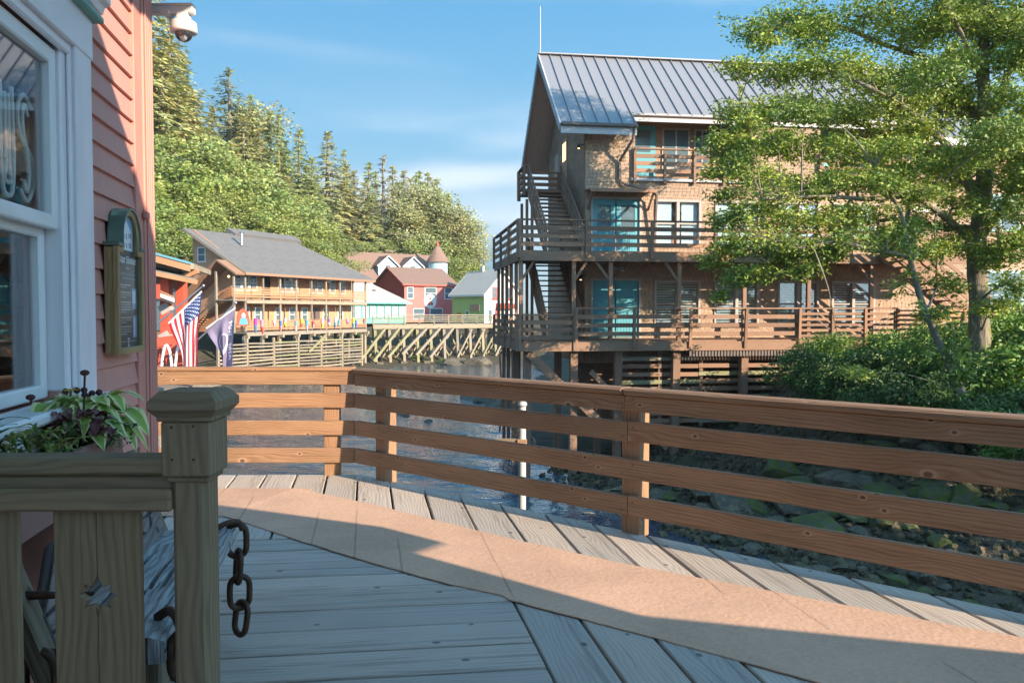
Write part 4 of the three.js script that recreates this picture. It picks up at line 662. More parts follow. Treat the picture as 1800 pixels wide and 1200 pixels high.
  part(inn, 'aerial', new THREE.CylinderGeometry(.018, .03, 2.0, 8), M.fascia, [rx0 + .05, ridge + 1.0, zR]); part(inn, 'vent_pipe', new THREE.CylinderGeometry(.05, .05, .5, 10), M.gutter, [8.0, roofY(-2.2) + .3, -2.2]);
}
// the pale house beyond it, right edge
{
  const h = thing('tan_house', 'tan sided house with blue framed window at far right behind the tree', 'house', [18.6, 0, -33.5], .12);
  const P = courses(0, 12, 0, 8.4, .15, .02, [2.4, 2.4]); part(h, 'siding', P, tex(T.plaster, .8, .002, [.52, .33, .24]), [0, 0, .003]); slab(h, 'wall', [12, 8.4, 6], [6, 4.2, -3.01], M.tan);
  part(h, 'roof', prism([[-.4, 0], [12.4, 0], [12.4, .25], [-.4, .25]], 6.8), M.asphaltBrown, [0, 8.35, -6.4]);
  for (const [x, y] of [[2.0, 5.4], [5.4, 5.4], [2.2, 2.2]]) { const w = slab(h, 'window', [1.9, 1.6, .08], [x, y + .4, .04], tex(T.plaster, .6, .001, [.35, .50, .55]), { c: .01 }); for (const k of [-1, 1]) for (const j of [-1, 0, 1]) slab(w, 'pane', [.78, .42, .02], [k * .43, j * .48, .035], M.pane); }
}
// ---------------------------------------------------------------- far bank: houses on the boardwalk
function polyCourses(poly, step, lap, tile) {                          // lapped boards filling a convex outline in x, y
  const P = [], ys = poly.map((p) => p[1]), y1 = Math.max(...ys), span = (y) => { const r = []; for (let i = 0; i < poly.length; i++) { const a = poly[i], b = poly[(i + 1) % poly.length]; if ((a[1] <= y && b[1] >= y) || (b[1] <= y && a[1] >= y)) { if (a[1] === b[1]) r.push(a[0], b[0]); else r.push(a[0] + (b[0] - a[0]) * (y - a[1]) / (b[1] - a[1])); } } return [Math.min(...r), Math.max(...r)]; };
  for (let y = Math.min(...ys); y < y1 - .02; y += step) { const t = Math.min(y + step, y1 - .001), a = span(y + .0005), b = span(t); quad(P, [a[0], y, lap], [a[1], y, lap], [b[1], t, .002], [b[0], t, .002]); quad(P, [a[0], y, 0], [a[1], y, 0], [a[1], y, lap], [a[0], y, lap]); }
  return fromTris(P, 'x', tile);
}
function farWindow(parent, x, y, w, h, frame = M.white, turn = 0, pos) {
  const g = new THREE.Group(); g.name = 'window'; g.position.set(...(pos ?? [x, y, .02])); g.rotation.y = turn; parent.add(g);
  slab(g, 'frame', [w + .22, .11, .08], [0, h / 2 + .055, 0], frame); slab(g, 'frame', [w + .22, .11, .1], [0, -h / 2 - .055, 0], frame); for (const s of [-1, 1]) slab(g, 'frame', [.11, h, .08], [s * (w / 2 + .055), 0, 0], frame); slab(g, 'meeting_rail', [w, .06, .05], [0, 0, .012], frame); slab(g, 'pane', [w, h, .02], [0, 0, 0], M.pane); return g;
}
// box house: x along the front, z = 0 front, -d back; ridge along x or z
function boxHouse(name, label, pos, turn, o) {
  const g = thing(name, label, 'house', pos, turn), { L, d, eave, ridge, front, side, roof, axis = 'x', over = .4, lap = .02, step = .16 } = o;
  const wall = (nm, poly, m, p, ry) => { const q = new THREE.Group(); q.name = nm; q.position.set(...p); q.rotation.y = ry; g.add(q); part(q, 'siding', polyCourses(poly, step, lap, [2, 2]), m, [0, 0, .004]); part(q, 'wall_core', prism(poly, .12), m, [0, 0, -.125]); return q; };
  const rect = (w) => [[0, 0], [w, 0], [w, eave], [0, eave]], gab = (w) => [[0, 0], [w, 0], [w, eave], [w / 2, ridge], [0, eave]];
  const F = wall('front_wall', axis === 'x' ? rect(L) : gab(L), front, [0, 0, 0], 0), S = wall('side_wall', axis === 'x' ? gab(d) : rect(d), side, [0, 0, -d], -Math.PI / 2), S2 = wall('side_wall', axis === 'x' ? gab(d) : rect(d), side, [L, 0, 0], Math.PI / 2); wall('back_wall', axis === 'x' ? rect(L) : gab(L), front, [L, 0, -d], Math.PI);
  const th = .16, half = (axis === 'x' ? d : L) / 2, k = (ridge - eave) / half, len = (axis === 'x' ? L : d) + 2 * over;
  for (const s of [1, -1]) {
    const prof = [[0, ridge + .02], [0, ridge + .02 + th], [s * (half + over), eave - over * k + .02 + th], [s * (half + over), eave - over * k + .02]];
    const geo = prism(prof, len); const m = part(g, 'roof_slope', geo, roof);
    if (axis === 'x') { m.rotation.y = -Math.PI / 2; m.position.set(L + over, 0, -d / 2); } else m.position.set(L / 2, 0, -d - over);
    if (axis === 'x') { const z = -d / 2 + s * (half + over); slab(g, 'fascia', [len, .18, .04], [L / 2, eave - over * k + .02, z + s * .02], o.trim ?? front); }
    else slab(g, 'fascia', [.04, .18, len], [L / 2 + s * (half + over + .02), eave - over * k + .02, -d / 2], o.trim ?? front, { axis: 'z' });
    for (const e of [0, 1]) { const a = axis === 'x' ? [e ? L + over + .02 : -over - .02, ridge + .06, -d / 2] : [L / 2, ridge + .06, e ? -d - over - .02 : over + .02], b = axis === 'x' ? [a[0], eave - over * k + .06, -d / 2 + s * (half + over)] : [L / 2 + s * (half + over), eave - over * k + .06, a[2]]; bar(g, 'barge_board', a, b, .2, .04, o.trim ?? front); }
  }
  return { g, F, S, S2 };
}
const P2 = (px, d) => (px - 900) / FPX * d;
const T35 = 35 * Math.PI / 180;
{ // red house
  const { g, F, S } = boxHouse('red_house', 'two storey red house with white framed windows and round emblem', [P2(711, 110), .3, -110], T35, { L: 8, d: 9, eave: 5.4, ridge: 7.7, front: tex(T.plaster, .7, .001, [.62, .17, .15]), side: M.red, roof: M.asphaltBrown, trim: M.red, over: .5 });
  for (const [x, w] of [[.9, .8], [4.1, 1.7], [7.0, 1.1]]) farWindow(F, x, 4.1, w, 1.5); farWindow(F, 5.0, 1.1, 1.9, 1.6); farWindow(F, 2.2, 1.2, 1.6, 1.3, M.fascia);
  part(F, 'round_emblem', new THREE.CylinderGeometry(1.0, 1.0, .06, 40), M.white, [4.0, 2.95, .06], [Math.PI / 2, 0, 0]);
  for (const [x, y, r] of [[4, 3.3, .2], [3.8, 2.6, .24], [4.25, 2.6, .24], [4, 2.9, .13]]) part(F, 'emblem_mark', new THREE.CylinderGeometry(r, r, .03, 5), M.redDeep, [x, y, .11], [Math.PI / 2, r * 9, 0]);
  const b = new THREE.Group(); b.name = 'side_balcony'; b.position.set(8, 0, -1); g.add(b); slab(b, 'floor', [2, .15, 2], [1, 2.2, 0], M.redDeep); for (let k = 0; k < 7; k++) slab(b, 'baluster_board', [.24, 1.2, .05], [.15 + k * .28, 2.85, 1.0], M.redDeep); for (const x of [.2, 1.8]) slab(b, 'post', [.15, 2.2, .15], [x, 1.1, .9], M.orange[0]); for (let k = 0; k < 8; k++) slab(b, 'stair_tread', [.3, .06, .9], [.3 + k * .33, 2.0 - k * .26, .4], M.orange[1]);
}
{ // blue house with dormers and turret
  const L = 17, { g, F, S } = boxHouse('blue_house', 'blue house with brown roof, gabled dormers and corner turret', [-25.4, .5, -126.3], T35, { L, d: 9, eave: 6.2, ridge: 11.0, front: M.blue, side: M.blue, roof: M.asphaltBrown, trim: M.paleBlue, over: .4 });
  for (const x of [6.6, 11.2]) { const w = 3.4, q = new THREE.Group(); q.name = 'dormer'; q.position.set(x - w / 2, 7.2, -.6); g.add(q); const gp = [[0, 0], [w, 0], [w, 1.6], [w / 2, 3.1], [0, 1.6]]; part(q, 'siding', polyCourses(gp, .16, .02, [2, 2]), M.paleBlue, [0, 0, .004]); part(q, 'wall', prism(gp, 4.4), M.blue, [0, 0, -4.405]); farWindow(q, w / 2, 1.1, .9, 1.2); for (const s of [1, -1]) part(q, 'roof_slope', prism([[0, 3.15], [0, 3.3], [s * (w / 2 + .35), 1.6], [s * (w / 2 + .35), 1.45]], 5), M.asphaltBrown, [w / 2, 0, -4.6]); for (const s of [1, -1]) bar(q, 'barge_board', [w / 2, 3.2, .42], [w / 2 + s * (w / 2 + .35), 1.5, .42], .18, .04, M.white); }
  const t = new THREE.Group(); t.name = 'turret'; t.position.set(15.4, 0, .4); g.add(t); part(t, 'drum', new THREE.CylinderGeometry(1.7, 1.7, 9.6, 8), M.paleBlue, [0, 4.8, 0]); part(t, 'cone_roof', new THREE.ConeGeometry(2.15, 3.2, 8), M.asphaltBrown, [0, 11.2, 0]); part(t, 'finial', new THREE.ConeGeometry(.35, .9, 8), M.redDeep, [0, 12.9, 0]);
  farWindow(F, 3, 3.6, 1.1, 1.6); farWindow(F, 1.2, 1.4, 1.4, 1.8);
}
{ // low shop with a pale hip roof
  const g = thing('teal_shop', 'low teal shop with glazed front and pale grey hipped roof', 'shop', [-20.5, .35, -93.9], T35), L = 9, e = 2.5, r = 5.0, d = 7;
  slab(g, 'wall', [L, e, d], [L / 2, e / 2, -d / 2 - .1], M.mint); const R = [[-.5, e, .6], [L + .5, e, .6], [L + .5, e, -d - .5], [-.5, e, -d - .5], [2.2, r, -d / 2], [L - 3.2, r, -d / 2]], P = [], tri = (a, b, c) => P.push(...R[a], ...R[b], ...R[c]); quad(P, R[0], R[1], R[5], R[4]); tri(1, 2, 5); quad(P, R[2], R[3], R[4], R[5]); tri(3, 0, 4); quad(P, R[3], R[2], R[1], R[0]);
  part(g, 'roof', fromTris(P, 'x', [2, 2]), M.asphaltPale); slab(g, 'fascia', [L + 1, .16, .05], [L / 2, e - .06, .62], M.mint);
  for (let k = 0; k < 9; k++) { const f = slab(g, 'window', [.9, 1.5, .08], [.55 + k * .98, 1.35, .0], M.mint); slab(f, 'pane', [.76, 1.36, .02], [0, 0, .04], M.blind); } slab(g, 'vent', [.3, .35, .3], [5.5, 4.0, -1.8], M.gutter);
}
{ // green and white gabled house
  const { g, F, S } = boxHouse('green_white_house', 'small house with white gable front and lime green side wall', [P2(851, 105), .3, -105], 48.6 * Math.PI / 180, { L: 7, d: 6, eave: 3.85, ridge: 6.9, front: M.white, side: M.lime, roof: M.asphaltPale, axis: 'z', trim: M.white, over: .35 });
  for (const [x, y] of [[2.0, 4.0], [5.0, 4.0]]) { farWindow(F, x, y, .7, 1.3, M.red); slab(F, 'flower_shelf', [1.1, .14, .25], [x, y - .85, .14], M.redDeep); } farWindow(F, 1.1, 1.0, .7, 1.4, M.white); farWindow(F, 4.4, 1.1, .8, 1.3); slab(F, 'door', [1.0, 2.0, .08], [2.6, .9, .04], M.redDeep); slab(F, 'awning', [3.4, .5, .9], [3.9, 2.25, .45], M.redDeep, { rot: [.35, 0, 0] });
  slab(S, 'notice_board', [1.8, .9, .06], [4.3, 2.0, .05], M.tan); slab(S, 'door', [.7, 1.3, .06], [1.3, .7, .04], M.redDeep); farWindow(S, 2.9, 1.0, .5, 1.0); slab(g, 'chimney', [.4, 1.2, .4], [3.5, 7.2, -3.6], M.fascia);
}
{ // the brown lodge with two porches
  const TL = Math.atan2(.898, .44), g = thing('brown_lodge', 'brown two storey lodge with long porches and grey shed roof', 'building', [-22.1, 0, -66], TL);
  const O = M.orange, L = 16.5, wz = -1.8, bz = -6.2, f1 = .0, f2 = 2.72, eH = 4.95, rH = 8.85, eZ = .55, k = (rH - eH) / (eZ - bz), ry = (z) => eH + (eZ - z) * k;
  const wallM = tex(T.brown, .8, .004, [2.0, 1.75, 1.45]);
  part(g, 'front_siding', courses(.3, L, f1, ry(wz) - .1, .17, .02, [2, .5]), wallM, [0, 0, wz + .005]); slab(g, 'front_wall', [L - .3, ry(wz) - .1, .14], [(L + .3) / 2, (ry(wz) - .1) / 2, wz - .07], O[0]);
  const ew = new THREE.Group(); ew.name = 'end_wall'; ew.position.set(.3, 0, bz); ew.rotation.y = -Math.PI / 2; g.add(ew); const dep = wz - bz, poly = [[0, f1], [dep, f1], [dep, ry(wz) - .1], [0, rH - .05]]; part(ew, 'siding', polyCourses(poly, .17, .02, [2, .5]), wallM, [0, 0, .005]); part(ew, 'wall_core', prism(poly, .14), O[0], [0, 0, -.145]); farWindow(ew, 1.0, 6.6, .75, 1.1);
  part(g, 'back_wall', prism([[.3, 0], [L, 0], [L, eH - .3], [L - 3.5, rH - .3], [.3, rH - .3]], .14), O[1], [0, 0, bz - .07]); slab(g, 'end_wall', [.14, 4.9, 4.2], [L, 2.45, -4], O[1]);
  const R = [[-.5, eH, eZ], [L + .9, eH, eZ], [L - 3.4, rH, bz - .3], [-.5, rH + .02, bz - .3]], P = [], U = R.map((p) => [p[0], p[1] - .18, p[2]]); quad(P, ...R); quad(P, U[3], U[2], U[1], U[0]); for (let i = 0; i < 4; i++) { const j = (i + 1) % 4; quad(P, U[i], U[j], R[j], R[i]); } const hip = [[L + .9, eH, eZ], [L + .9, eH, bz - .3], [L - 3.4, rH, bz - .3]]; P.push(...hip.flat());
  part(g, 'roof', fromTris(P, 'x', [2, 2]), M.asphalt); bar(g, 'eave_board', [-.5, eH - .12, eZ + .03], [L + .9, eH - .12, eZ + .03], .2, .05, M.brown[2]); bar(g, 'rake_board', [-.54, eH - .08, eZ], [-.54, rH - .06, bz - .3], .24, .06, M.grey[0]);
  slab(g, 'upper_roof_block', [9, .5, 1.2], [9.5, rH + .1, bz - .5], M.asphalt, { rot: [.5, 0, 0] }); part(g, 'stove_pipe', new THREE.CylinderGeometry(.14, .14, 1.1, 12), M.steel, [3.9, ry(-4.2) + .5, -4.2]); part(g, 'stove_pipe_cap', new THREE.ConeGeometry(.25, .2, 12), M.steel, [3.9, ry(-4.2) + 1.15, -4.2]);
  for (const fl of [f1, f2]) {
    slab(g, 'porch_floor', [L, .12, 2], [L / 2, fl - .06, -.85], M.grey[0]); slab(g, 'porch_beam', [L, .22, .12], [L / 2, fl - .21, .1], M.grey[fl ? 2 : 0]);
    for (let x = 0; x < L - .5; x += 2.06) { for (const y of [.25, .45, .65, .85]) slab(g, 'porch_rail', [1.98, .14, .04], [x + 1.03, fl + y + rr(-.015, .015), .06], pick(O)); slab(g, 'porch_cap', [2.0, .05, .12], [x + 1.03, fl + 1.0, .05], pick(O)); }
  }
  for (let i = 0; i <= 8; i++) { slab(g, 'porch_post', [.15, eH - .1, .15], [i * 2.06 + .02, eH / 2, -.02], M.grey[i % 3], { c: .008 }); slab(g, 'beam_end', [.22, .3, .5], [i * 2.06 + .02, -.38, .1], M.grey[2]); }
  const wins = [[.9, 1], [1.8, 1], [2.75, 1], [6.2, 1], [7.1, 1], [8.0, 1], [10.4, 1], [11.5, 1], [13.4, 1], [15, 1], [1.8, 0], [3.2, 0], [5.8, 0], [7.6, 0], [9.3, 0], [12.4, 0], [14.6, 0]];
  for (const [x, u] of wins) farWindow(g, x, 0, .66, 1.15, M.white, 0, [x, (u ? f2 : f1) + 1.45, wz + .05]); slab(g, 'door', [1, 2.1, .06], [4.3, f2 + 1.06, wz + .04], M.dark); slab(g, 'door', [1, 2.1, .06], [11.0, 1.06, wz + .04], M.gutter);
  for (const x of [6.0, 11.3]) part(g, 'porch_light', new THREE.SphereGeometry(.2, 12, 8), M.white, [x, f2 + 1.95, -.4]);
  // covered stair on the end wall
  const st = new THREE.Group(); st.name = 'covered_stair'; g.add(st); for (let i = 0; i < 14; i++) slab(st, 'tread', [1.1, .06, .28], [-.5, .1 + i * .19, -5.6 + i * .28 - .2], O[i % 3]);
  for (const x of [-1.1, .1]) { bar(st, 'stringer', [x, -.05, -5.9], [x, f2 - .1, -1.9], .3, .06, O[0]); for (const q of [.4, .65, .9]) bar(st, 'stair_rail', [x, q, -5.9], [x, f2 + q, -1.9], .15, .04, pick(O)); }
  bar(st, 'stair_roof', [-.6, 2.5, -6.4], [-.6, f2 + 3.2, -1.6], .14, 1.9, M.brown[2]); bar(st, 'stair_roof', [-.6, f2 + 3.2, -1.6], [-.6, eH - .2, .5], .14, 1.9, M.brown[2]); for (const [x, z] of [[-1.3, .05], [-1.3, -1.9]]) slab(st, 'stair_post', [.16, f2 + 2.3, .16], [x, (f2 + 2.3) / 2, z], M.grey[0]); slab(st, 'landing', [1.5, .12, 2.1], [-.7, f2 - .06, -.9], M.grey[0]); for (const y of [.25, .45, .65, .85]) { slab(st, 'porch_rail', [1.5, .14, .04], [-.7, f2 + y, .06], pick(O)); }
  part(st, 'porch_lamp', new THREE.SphereGeometry(.11, 12, 8), M.lamp, [-.6, f2 + 1.9, -1.2]);
  const ar = part(g, 'arched_panel', prism(Array.from({ length: 13 }, (_, i) => [.7 * Math.cos(i * Math.PI / 12), .5 + .9 * Math.sin(i * Math.PI / 12)]).concat([[-.7, 0], [.7, 0]]), .06), M.redDeep, [-.4, .55, .1]); part(ar, 'painted_figure', prism([[-.5, .1], [.5, .1], [.35, .55], [.15, .7], [-.15, .7], [-.35, .55]], .03), M.blue, [0, 0, .065]); part(ar, 'painted_face', new THREE.CylinderGeometry(.2, .2, .03, 16), M.white, [0, .85, .08], [Math.PI / 2, 0, 0]);
  // bright windsocks and cloths hung along the lower porch
  const cols = [[.45, .05, .35], [.75, .25, .4], [.55, .65, .7], [.05, .2, .5], [.35, .45, .6], [.1, .45, .6], [.7, .6, .05], [.05, .35, .6], [.6, .06, .05], [.7, .35, .4], [.25, .1, .5], [.65, .65, .7], [.1, .4, .6], [.55, .3, .5], [.75, .6, .1], [.05, .25, .55], [.6, .1, .1]];
  const names = ['purple', 'pink', 'pale grey', 'navy', 'grey blue', 'turquoise', 'yellow', 'blue', 'scarlet', 'rose', 'violet', 'white', 'cyan', 'mauve', 'golden', 'deep blue', 'red'];
  cols.forEach((c, i) => { const x = 1.0 + i * .93 + rr(-.3, .3), p = V(x, 0, .22).applyAxisAngle(V(0, 1, 0), TL), w = thing('windsock', names[i] + ' hanging windsock on the lower porch of the brown lodge', 'windsock', [-22.1 + p.x, .3, -66 + p.z], TL, 'windsocks along the lodge porch'); const h = rr(.5, 1.5), m1 = std(c, .8), m2 = std(cols[(i * 5 + 3) % cols.length], .8); part(w, 'tail', tube([[0, .9 - h * .5, 0], [.05 * Math.sin(i), .9 - h * .75, .03], [.1 * Math.sin(i * 2), .9 - h, 0]], .13, 10, 6, false, .05), m2); w.scale.setScalar(rr(.6, 1)); part(w, 'sock', new THREE.CylinderGeometry(.16, .13, h * .5, 10), m1, [0, .9 - h * .25, 0]); slab(w, 'hanging_cord', [.012, 1.0, .012], [0, 1.35, 0], M.white); });
  // posts and slats below the lodge
  for (let i = 0; i <= 8; i++) { const p = slab(g, 'stilt', [.26, 4.6, .26], [i * 2.06, -2.65, -.15], M.grey[i % 3]); slab(g, 'stilt', [.24, 4.4, .24], [i * 2.06, -2.6, -2.2], M.grey[1]); }
  for (let s = 0; s < 6; s++) for (let r = 0; r < 9; r++) { const x = -3.4 + s * 3.1; bar(g, 'bank_slat', [x, -.95 - r * .29 + rr(-.05, .05), .55], [x + 3.0, -.95 - r * .29 + rr(-.05, .05), .55], .13, .06, pick(M.grey)); }
  bar(g, 'loose_beam', [7, -1.9, .7], [9.6, -.4, .6], .2, .1, M.grey[3]); for (let s = 0; s < 7; s++) slab(g, 'slat_post', [.18, 3.4, .18], [-3.4 + s * 3.1, -2.2, .42], M.grey[2]);
}
// ---------------------------------------------------------------- the far boardwalk on its pilings
{
  const a = [P2(655, 82), -82], b = [P2(905, 90), -90], L = Math.hypot(b[0] - a[0], b[1] - a[1]), g = thing('timber_boardwalk', 'far timber boardwalk with railing on slanting braced pilings', 'boardwalk', [a[0], .45, a[1]], Math.atan2(-(b[1] - a[1]), b[0] - a[0]));
  for (let i = 0; i < 9; i++) slab(g, 'deck_plank', [L, .08, .33], [L / 2, -.04, -.17 - i * .345], M.grey[i % 3]); slab(g, 'edge_beam', [L, .42, .12], [L / 2, -.30, .06], M.grey[2]);
  for (let x = 0; x < L; x += 1.7) { slab(g, 'rail_post', [.11, 1.0, .11], [x, .46, .06], pick(M.grey)); for (const y of [.25, .48, .71, .94]) slab(g, 'rail_board', [1.66, .1, .04], [x + .85, y, .13], pick(M.grey)); }
  for (let x = .3; x < L; x += 1.55) { bar(g, 'piling', [x, -5.2, .2], [x, -.1, -.3], .28, .28, pick(M.grey)); bar(g, 'piling', [x + .6, -5, -2.4], [x + .6, -.1, -2.4], .26, .26, M.grey[1]); if (x < 9.5) bar(g, 'slanting_brace', [x - 2.1, -3.5 + rr(-.4, .4), .9], [x + .9, -.5, .25], .26, .2, M.grey[Math.floor(rnd() * 2) * 3]); else bar(g, 'cross_brace', [x - .2, -3.6, .4], [x + 1.6, -.6, .3], .18, .1, pick(M.grey)); bar(g, 'cross_brace', [x + 1.4, -4.2, -1], [x - .6, -1, -1], .16, .1, pick(M.grey)); bar(g, 'cross_brace', [x - .6, -4.2, -1.8], [x + 1.4, -1.2, -1.8], .14, .1, pick(M.grey)); }
  for (let x = .5; x < L; x += 2.6) slab(g, 'footing', [.7, .8, .7], [x, -4.3, .5], M.rock);
}
// ---------------------------------------------------------------- red porch building and flags on the left
{
  const d = 21, q = (px, py, dd = d) => at(px, py, dd), o = q(300, 600), g = thing('red_porch', 'red posted porch with blue edged roof beyond the pink corner', 'porch', [o.x, 0, o.z]), lo = (px, py, dd = d) => { const p = q(px, py, dd); return [p.x - o.x, p.y, p.z - o.z]; };
  const plate = (name, pts, th, m) => { const P = [], A = pts, B = pts.map((p) => [p[0], p[1] - th, p[2]]); quad(P, ...A); quad(P, B[3], B[2], B[1], B[0]); for (let i = 0; i < 4; i++) quad(P, B[i], B[(i + 1) % 4], A[(i + 1) % 4], A[i]); part(g, name, fromTris(P, 'x', [2, 1]), m); };
  plate('upper_roof', [lo(205, 425, 20), lo(336, 461, 20), lo(366, 474, 24), lo(250, 440, 24)], .06, tex(T.plaster, .5, .002, [.16, .36, .44])); plate('roof_fascia', [lo(205, 431, 19.99), lo(334, 466, 19.99), lo(334, 466, 20.1), lo(205, 431, 20.1)], .16, M.orange[0]); bar(g, 'rake_board', lo(337, 468, 20), lo(368, 479, 24), .14, .08, M.grey[2]); bar(g, 'bracket', lo(318, 488, 20.3), lo(348, 476, 20.3), .12, .1, M.orange[1]);
  plate('lower_roof', [lo(200, 460, 19.5), lo(346, 491, 19.5), lo(330, 482, 22.5), lo(215, 455, 22.5)], .07, M.grey[1]); bar(g, 'lower_fascia', lo(200, 466, 19.48), lo(346, 496, 19.48), .10, .05, M.orange[2]);
  const wl = lo(255, 560, 23), wr = lo(318, 560, 23), ws = [wr[0] - wl[0], 4.0]; slab(g, 'wall', [ws[0], ws[1], .2], [(wl[0] + wr[0]) / 2, 1.0, wl[2]], M.brown[1]); slab(g, 'window', [.9, 1.2, .06], [wl[0] + .5, 1.7, wl[2] + .13], M.pane);
  for (const [px, dd] of [[291, 20.2], [318, 21.5]]) { const t = lo(px, 490, dd), p = slab(g, 'post', [.24, 3.9, .24], [t[0], t[1] - 1.95, t[2]], M.redDeep, { c: .01 }); if (px < 300) for (let k = 0; k < 5; k++) slab(p, 'white_wrap', [.27, .24, .26], [0, 1.2 - k * .72, .0], M.winTrim, { rot: [0, 0, .5], c: .004 }); }
  const base = lo(300, 640, 19.5), bl = lo(250, 640, 19.5)[0], br = lo(333, 640, 19.5)[0];
  for (let k = 0; k < 4; k++) bar(g, 'red_board', [bl, .92 - k * .24 - .1, base[2]], [br, 1.10 - k * .24 - .1, base[2] - .1], .21, .05, M.redDeep); for (const x of [bl + .4, br - .1]) slab(g, 'rail_post', [.12, 1.5, .12], [x, .2, base[2] - .1], M.redDeep); bar(g, 'red_hand_rail', lo(262, 598, 19.6), lo(316, 590, 19.6), .07, .14, M.redDeep);
  for (const px of [288, 312]) part(g, 'white_rope_loop', tube([lo(px - 5, 650, 19.3), lo(px - 2, 622, 19.3), lo(px + 3, 606, 19.3), lo(px + 8, 612, 19.3), lo(px + 14, 650, 19.3)].map((p) => V(...p)), .035, 30, 8), M.white);
  plate('bunting', [lo(262, 508, 19.6), lo(306, 524, 19.6), lo(304, 528, 20.2), lo(262, 516, 20.2)], .1, M.white); bar(g, 'bunting_cord', lo(262, 503, 19.6), lo(305, 522, 19.6), .03, .03, M.orange[0]);
  slab(g, 'platform', [6, .16, 5], [-1.8, -.25, base[2] - 1.6], M.grey[1]); for (const [x, z] of [[-.2, -.3], [-.2, -3], [-2.5, -.3]]) slab(g, 'stilt', [.25, 4.4, .25], [x + .2, -2.5, base[2] + z - .3], M.grey[0]);
  const sg = slab(g, 'hanging_flag', [.3, .35, .02], lo(270, 512, 19.5), M.redDeep);
}
function cloth(canvas, hoist0, hoist1, fly, gather, o = {}) {            // a flag hanging from a slanting pole, hoist0 low end, hoist1 at the tip
  const n = 26, m = 34, P = [], uv = [], ix = [];
  for (let i = 0; i <= n; i++) for (let j = 0; j <= m; j++) {
    const h = i / n, f = j / m, a = hoist0.clone().lerp(hoist1, h), e = sstep(0, .75, f), fold = Math.sin(h * 11 + f * 2.2 + (o.ph ?? 0)) * .085 * sstep(.03, .55, f) + Math.sin(h * 23 + f * 5) * .02 * f;
    const x = mix(a.x, mix(gather - (1 - h) * .12, a.x, h * .55 + .1), e * (1 - .15 * h)), y = a.y - fly * (f * .55 + .45 * f * f) * (.80 + .2 * h) * 1.0;
    P.push(x + fold * .25, y, a.z + fold + .1 * f); uv.push(f, h);
  }
  for (let i = 0; i < n; i++) for (let j = 0; j < m; j++) { const a = i * (m + 1) + j, b = a + m + 1; ix.push(a, a + 1, b, b, a + 1, b + 1); }
  const g = new THREE.BufferGeometry(); g.setAttribute('position', new THREE.Float32BufferAttribute(P, 3)); g.setAttribute('uv', new THREE.Float32BufferAttribute(uv, 2)); g.setIndex(ix); g.computeVertexNormals();
  const t = new THREE.CanvasTexture(canvas); t.colorSpace = THREE.SRGBColorSpace; t.anisotropy = 8;
  return [g, new THREE.MeshPhysicalMaterial({ map: t, roughness: .8, side: THREE.DoubleSide, transmission: .22, thickness: 0, sheen: .3 })];
}
{
  const cv = (w, h, f) => { const c = document.createElement('canvas'); c.width = w; c.height = h; f(c.getContext('2d')); return c; };
  const us = cv(760, 400, (g) => { for (let i = 0; i < 13; i++) { g.fillStyle = i % 2 ? '#f4f1ee' : '#c8202f'; g.fillRect(0, i * 400 / 13, 760, 400 / 13 + 1); } g.fillStyle = '#1d3c78'; g.fillRect(0, 0, 304, 400 * 7 / 13); g.fillStyle = '#fff'; for (let r = 0; r < 9; r++) for (let c = 0; c < (r % 2 ? 5 : 6); c++) { const x = 25 + (c + (r % 2 ? .5 : 0)) * 50.6, y = 21.5 + r * 21.5; g.beginPath(); for (let k = 0; k < 10; k++) { const a = -Math.PI / 2 + k * Math.PI / 5, q = k % 2 ? 4.6 : 12; g.lineTo(x + q * Math.cos(a), y + q * Math.sin(a)); } g.fill(); } g.fillRect(0, 0, 12, 400); });
  const F = (label, nm, canvas, p0, p1, h0, h1, fly, gx, d, ph) => {
    const A = at(...p0, d), B = at(...p1, d), o = thing(nm, label, 'flag', [A.x, A.y, A.z]); const rel = (p) => at(...p, d).sub(A);
    part(o, 'pole', tube([V(-.25, -.2, 0), V(0, 0, 0), B.clone().sub(A)], .02, 12, 8), M.steel); part(o, 'pole_tip', new THREE.SphereGeometry(.035, 10, 8), M.steel, rel(p1).toArray());
    const [g, m] = cloth(canvas, rel(h0), rel(h1), fly, rel([gx, 600]).x, { ph }); part(o, 'cloth', g, m); part(o, 'hoist_band', tube([rel(h0), rel(h1)], .022, 4, 6), M.white);
  };
  F('stars and stripes flag hanging from a slanted silver pole', 'national_flag', us, [272, 572], [357, 502], [296, 568], [354, 512], 1.75, 336, 18, 0);
  const pow = cv(760, 460, (g) => { g.fillStyle = '#857c98'; g.fillRect(0, 0, 760, 460); g.fillStyle = '#f3f2f4'; g.beginPath(); g.arc(400, 240, 120, 0, 7); g.fill(); g.fillStyle = '#776e8c'; g.beginPath(); g.arc(382, 240, 92, 0, 7); g.fill(); g.fillStyle = '#f3f2f4'; g.font = 'bold 86px sans-serif'; g.textAlign = 'center'; g.fillText('POW \u2605 MIA', 400, 100); g.fillRect(0, 0, 14, 460); });
  F('dark purple grey flag with white round emblem on a silver pole', 'emblem_flag', pow, [355, 590], [414, 532], [362, 577], [413, 541], 1.55, 405, 18.4, 1.3);
}
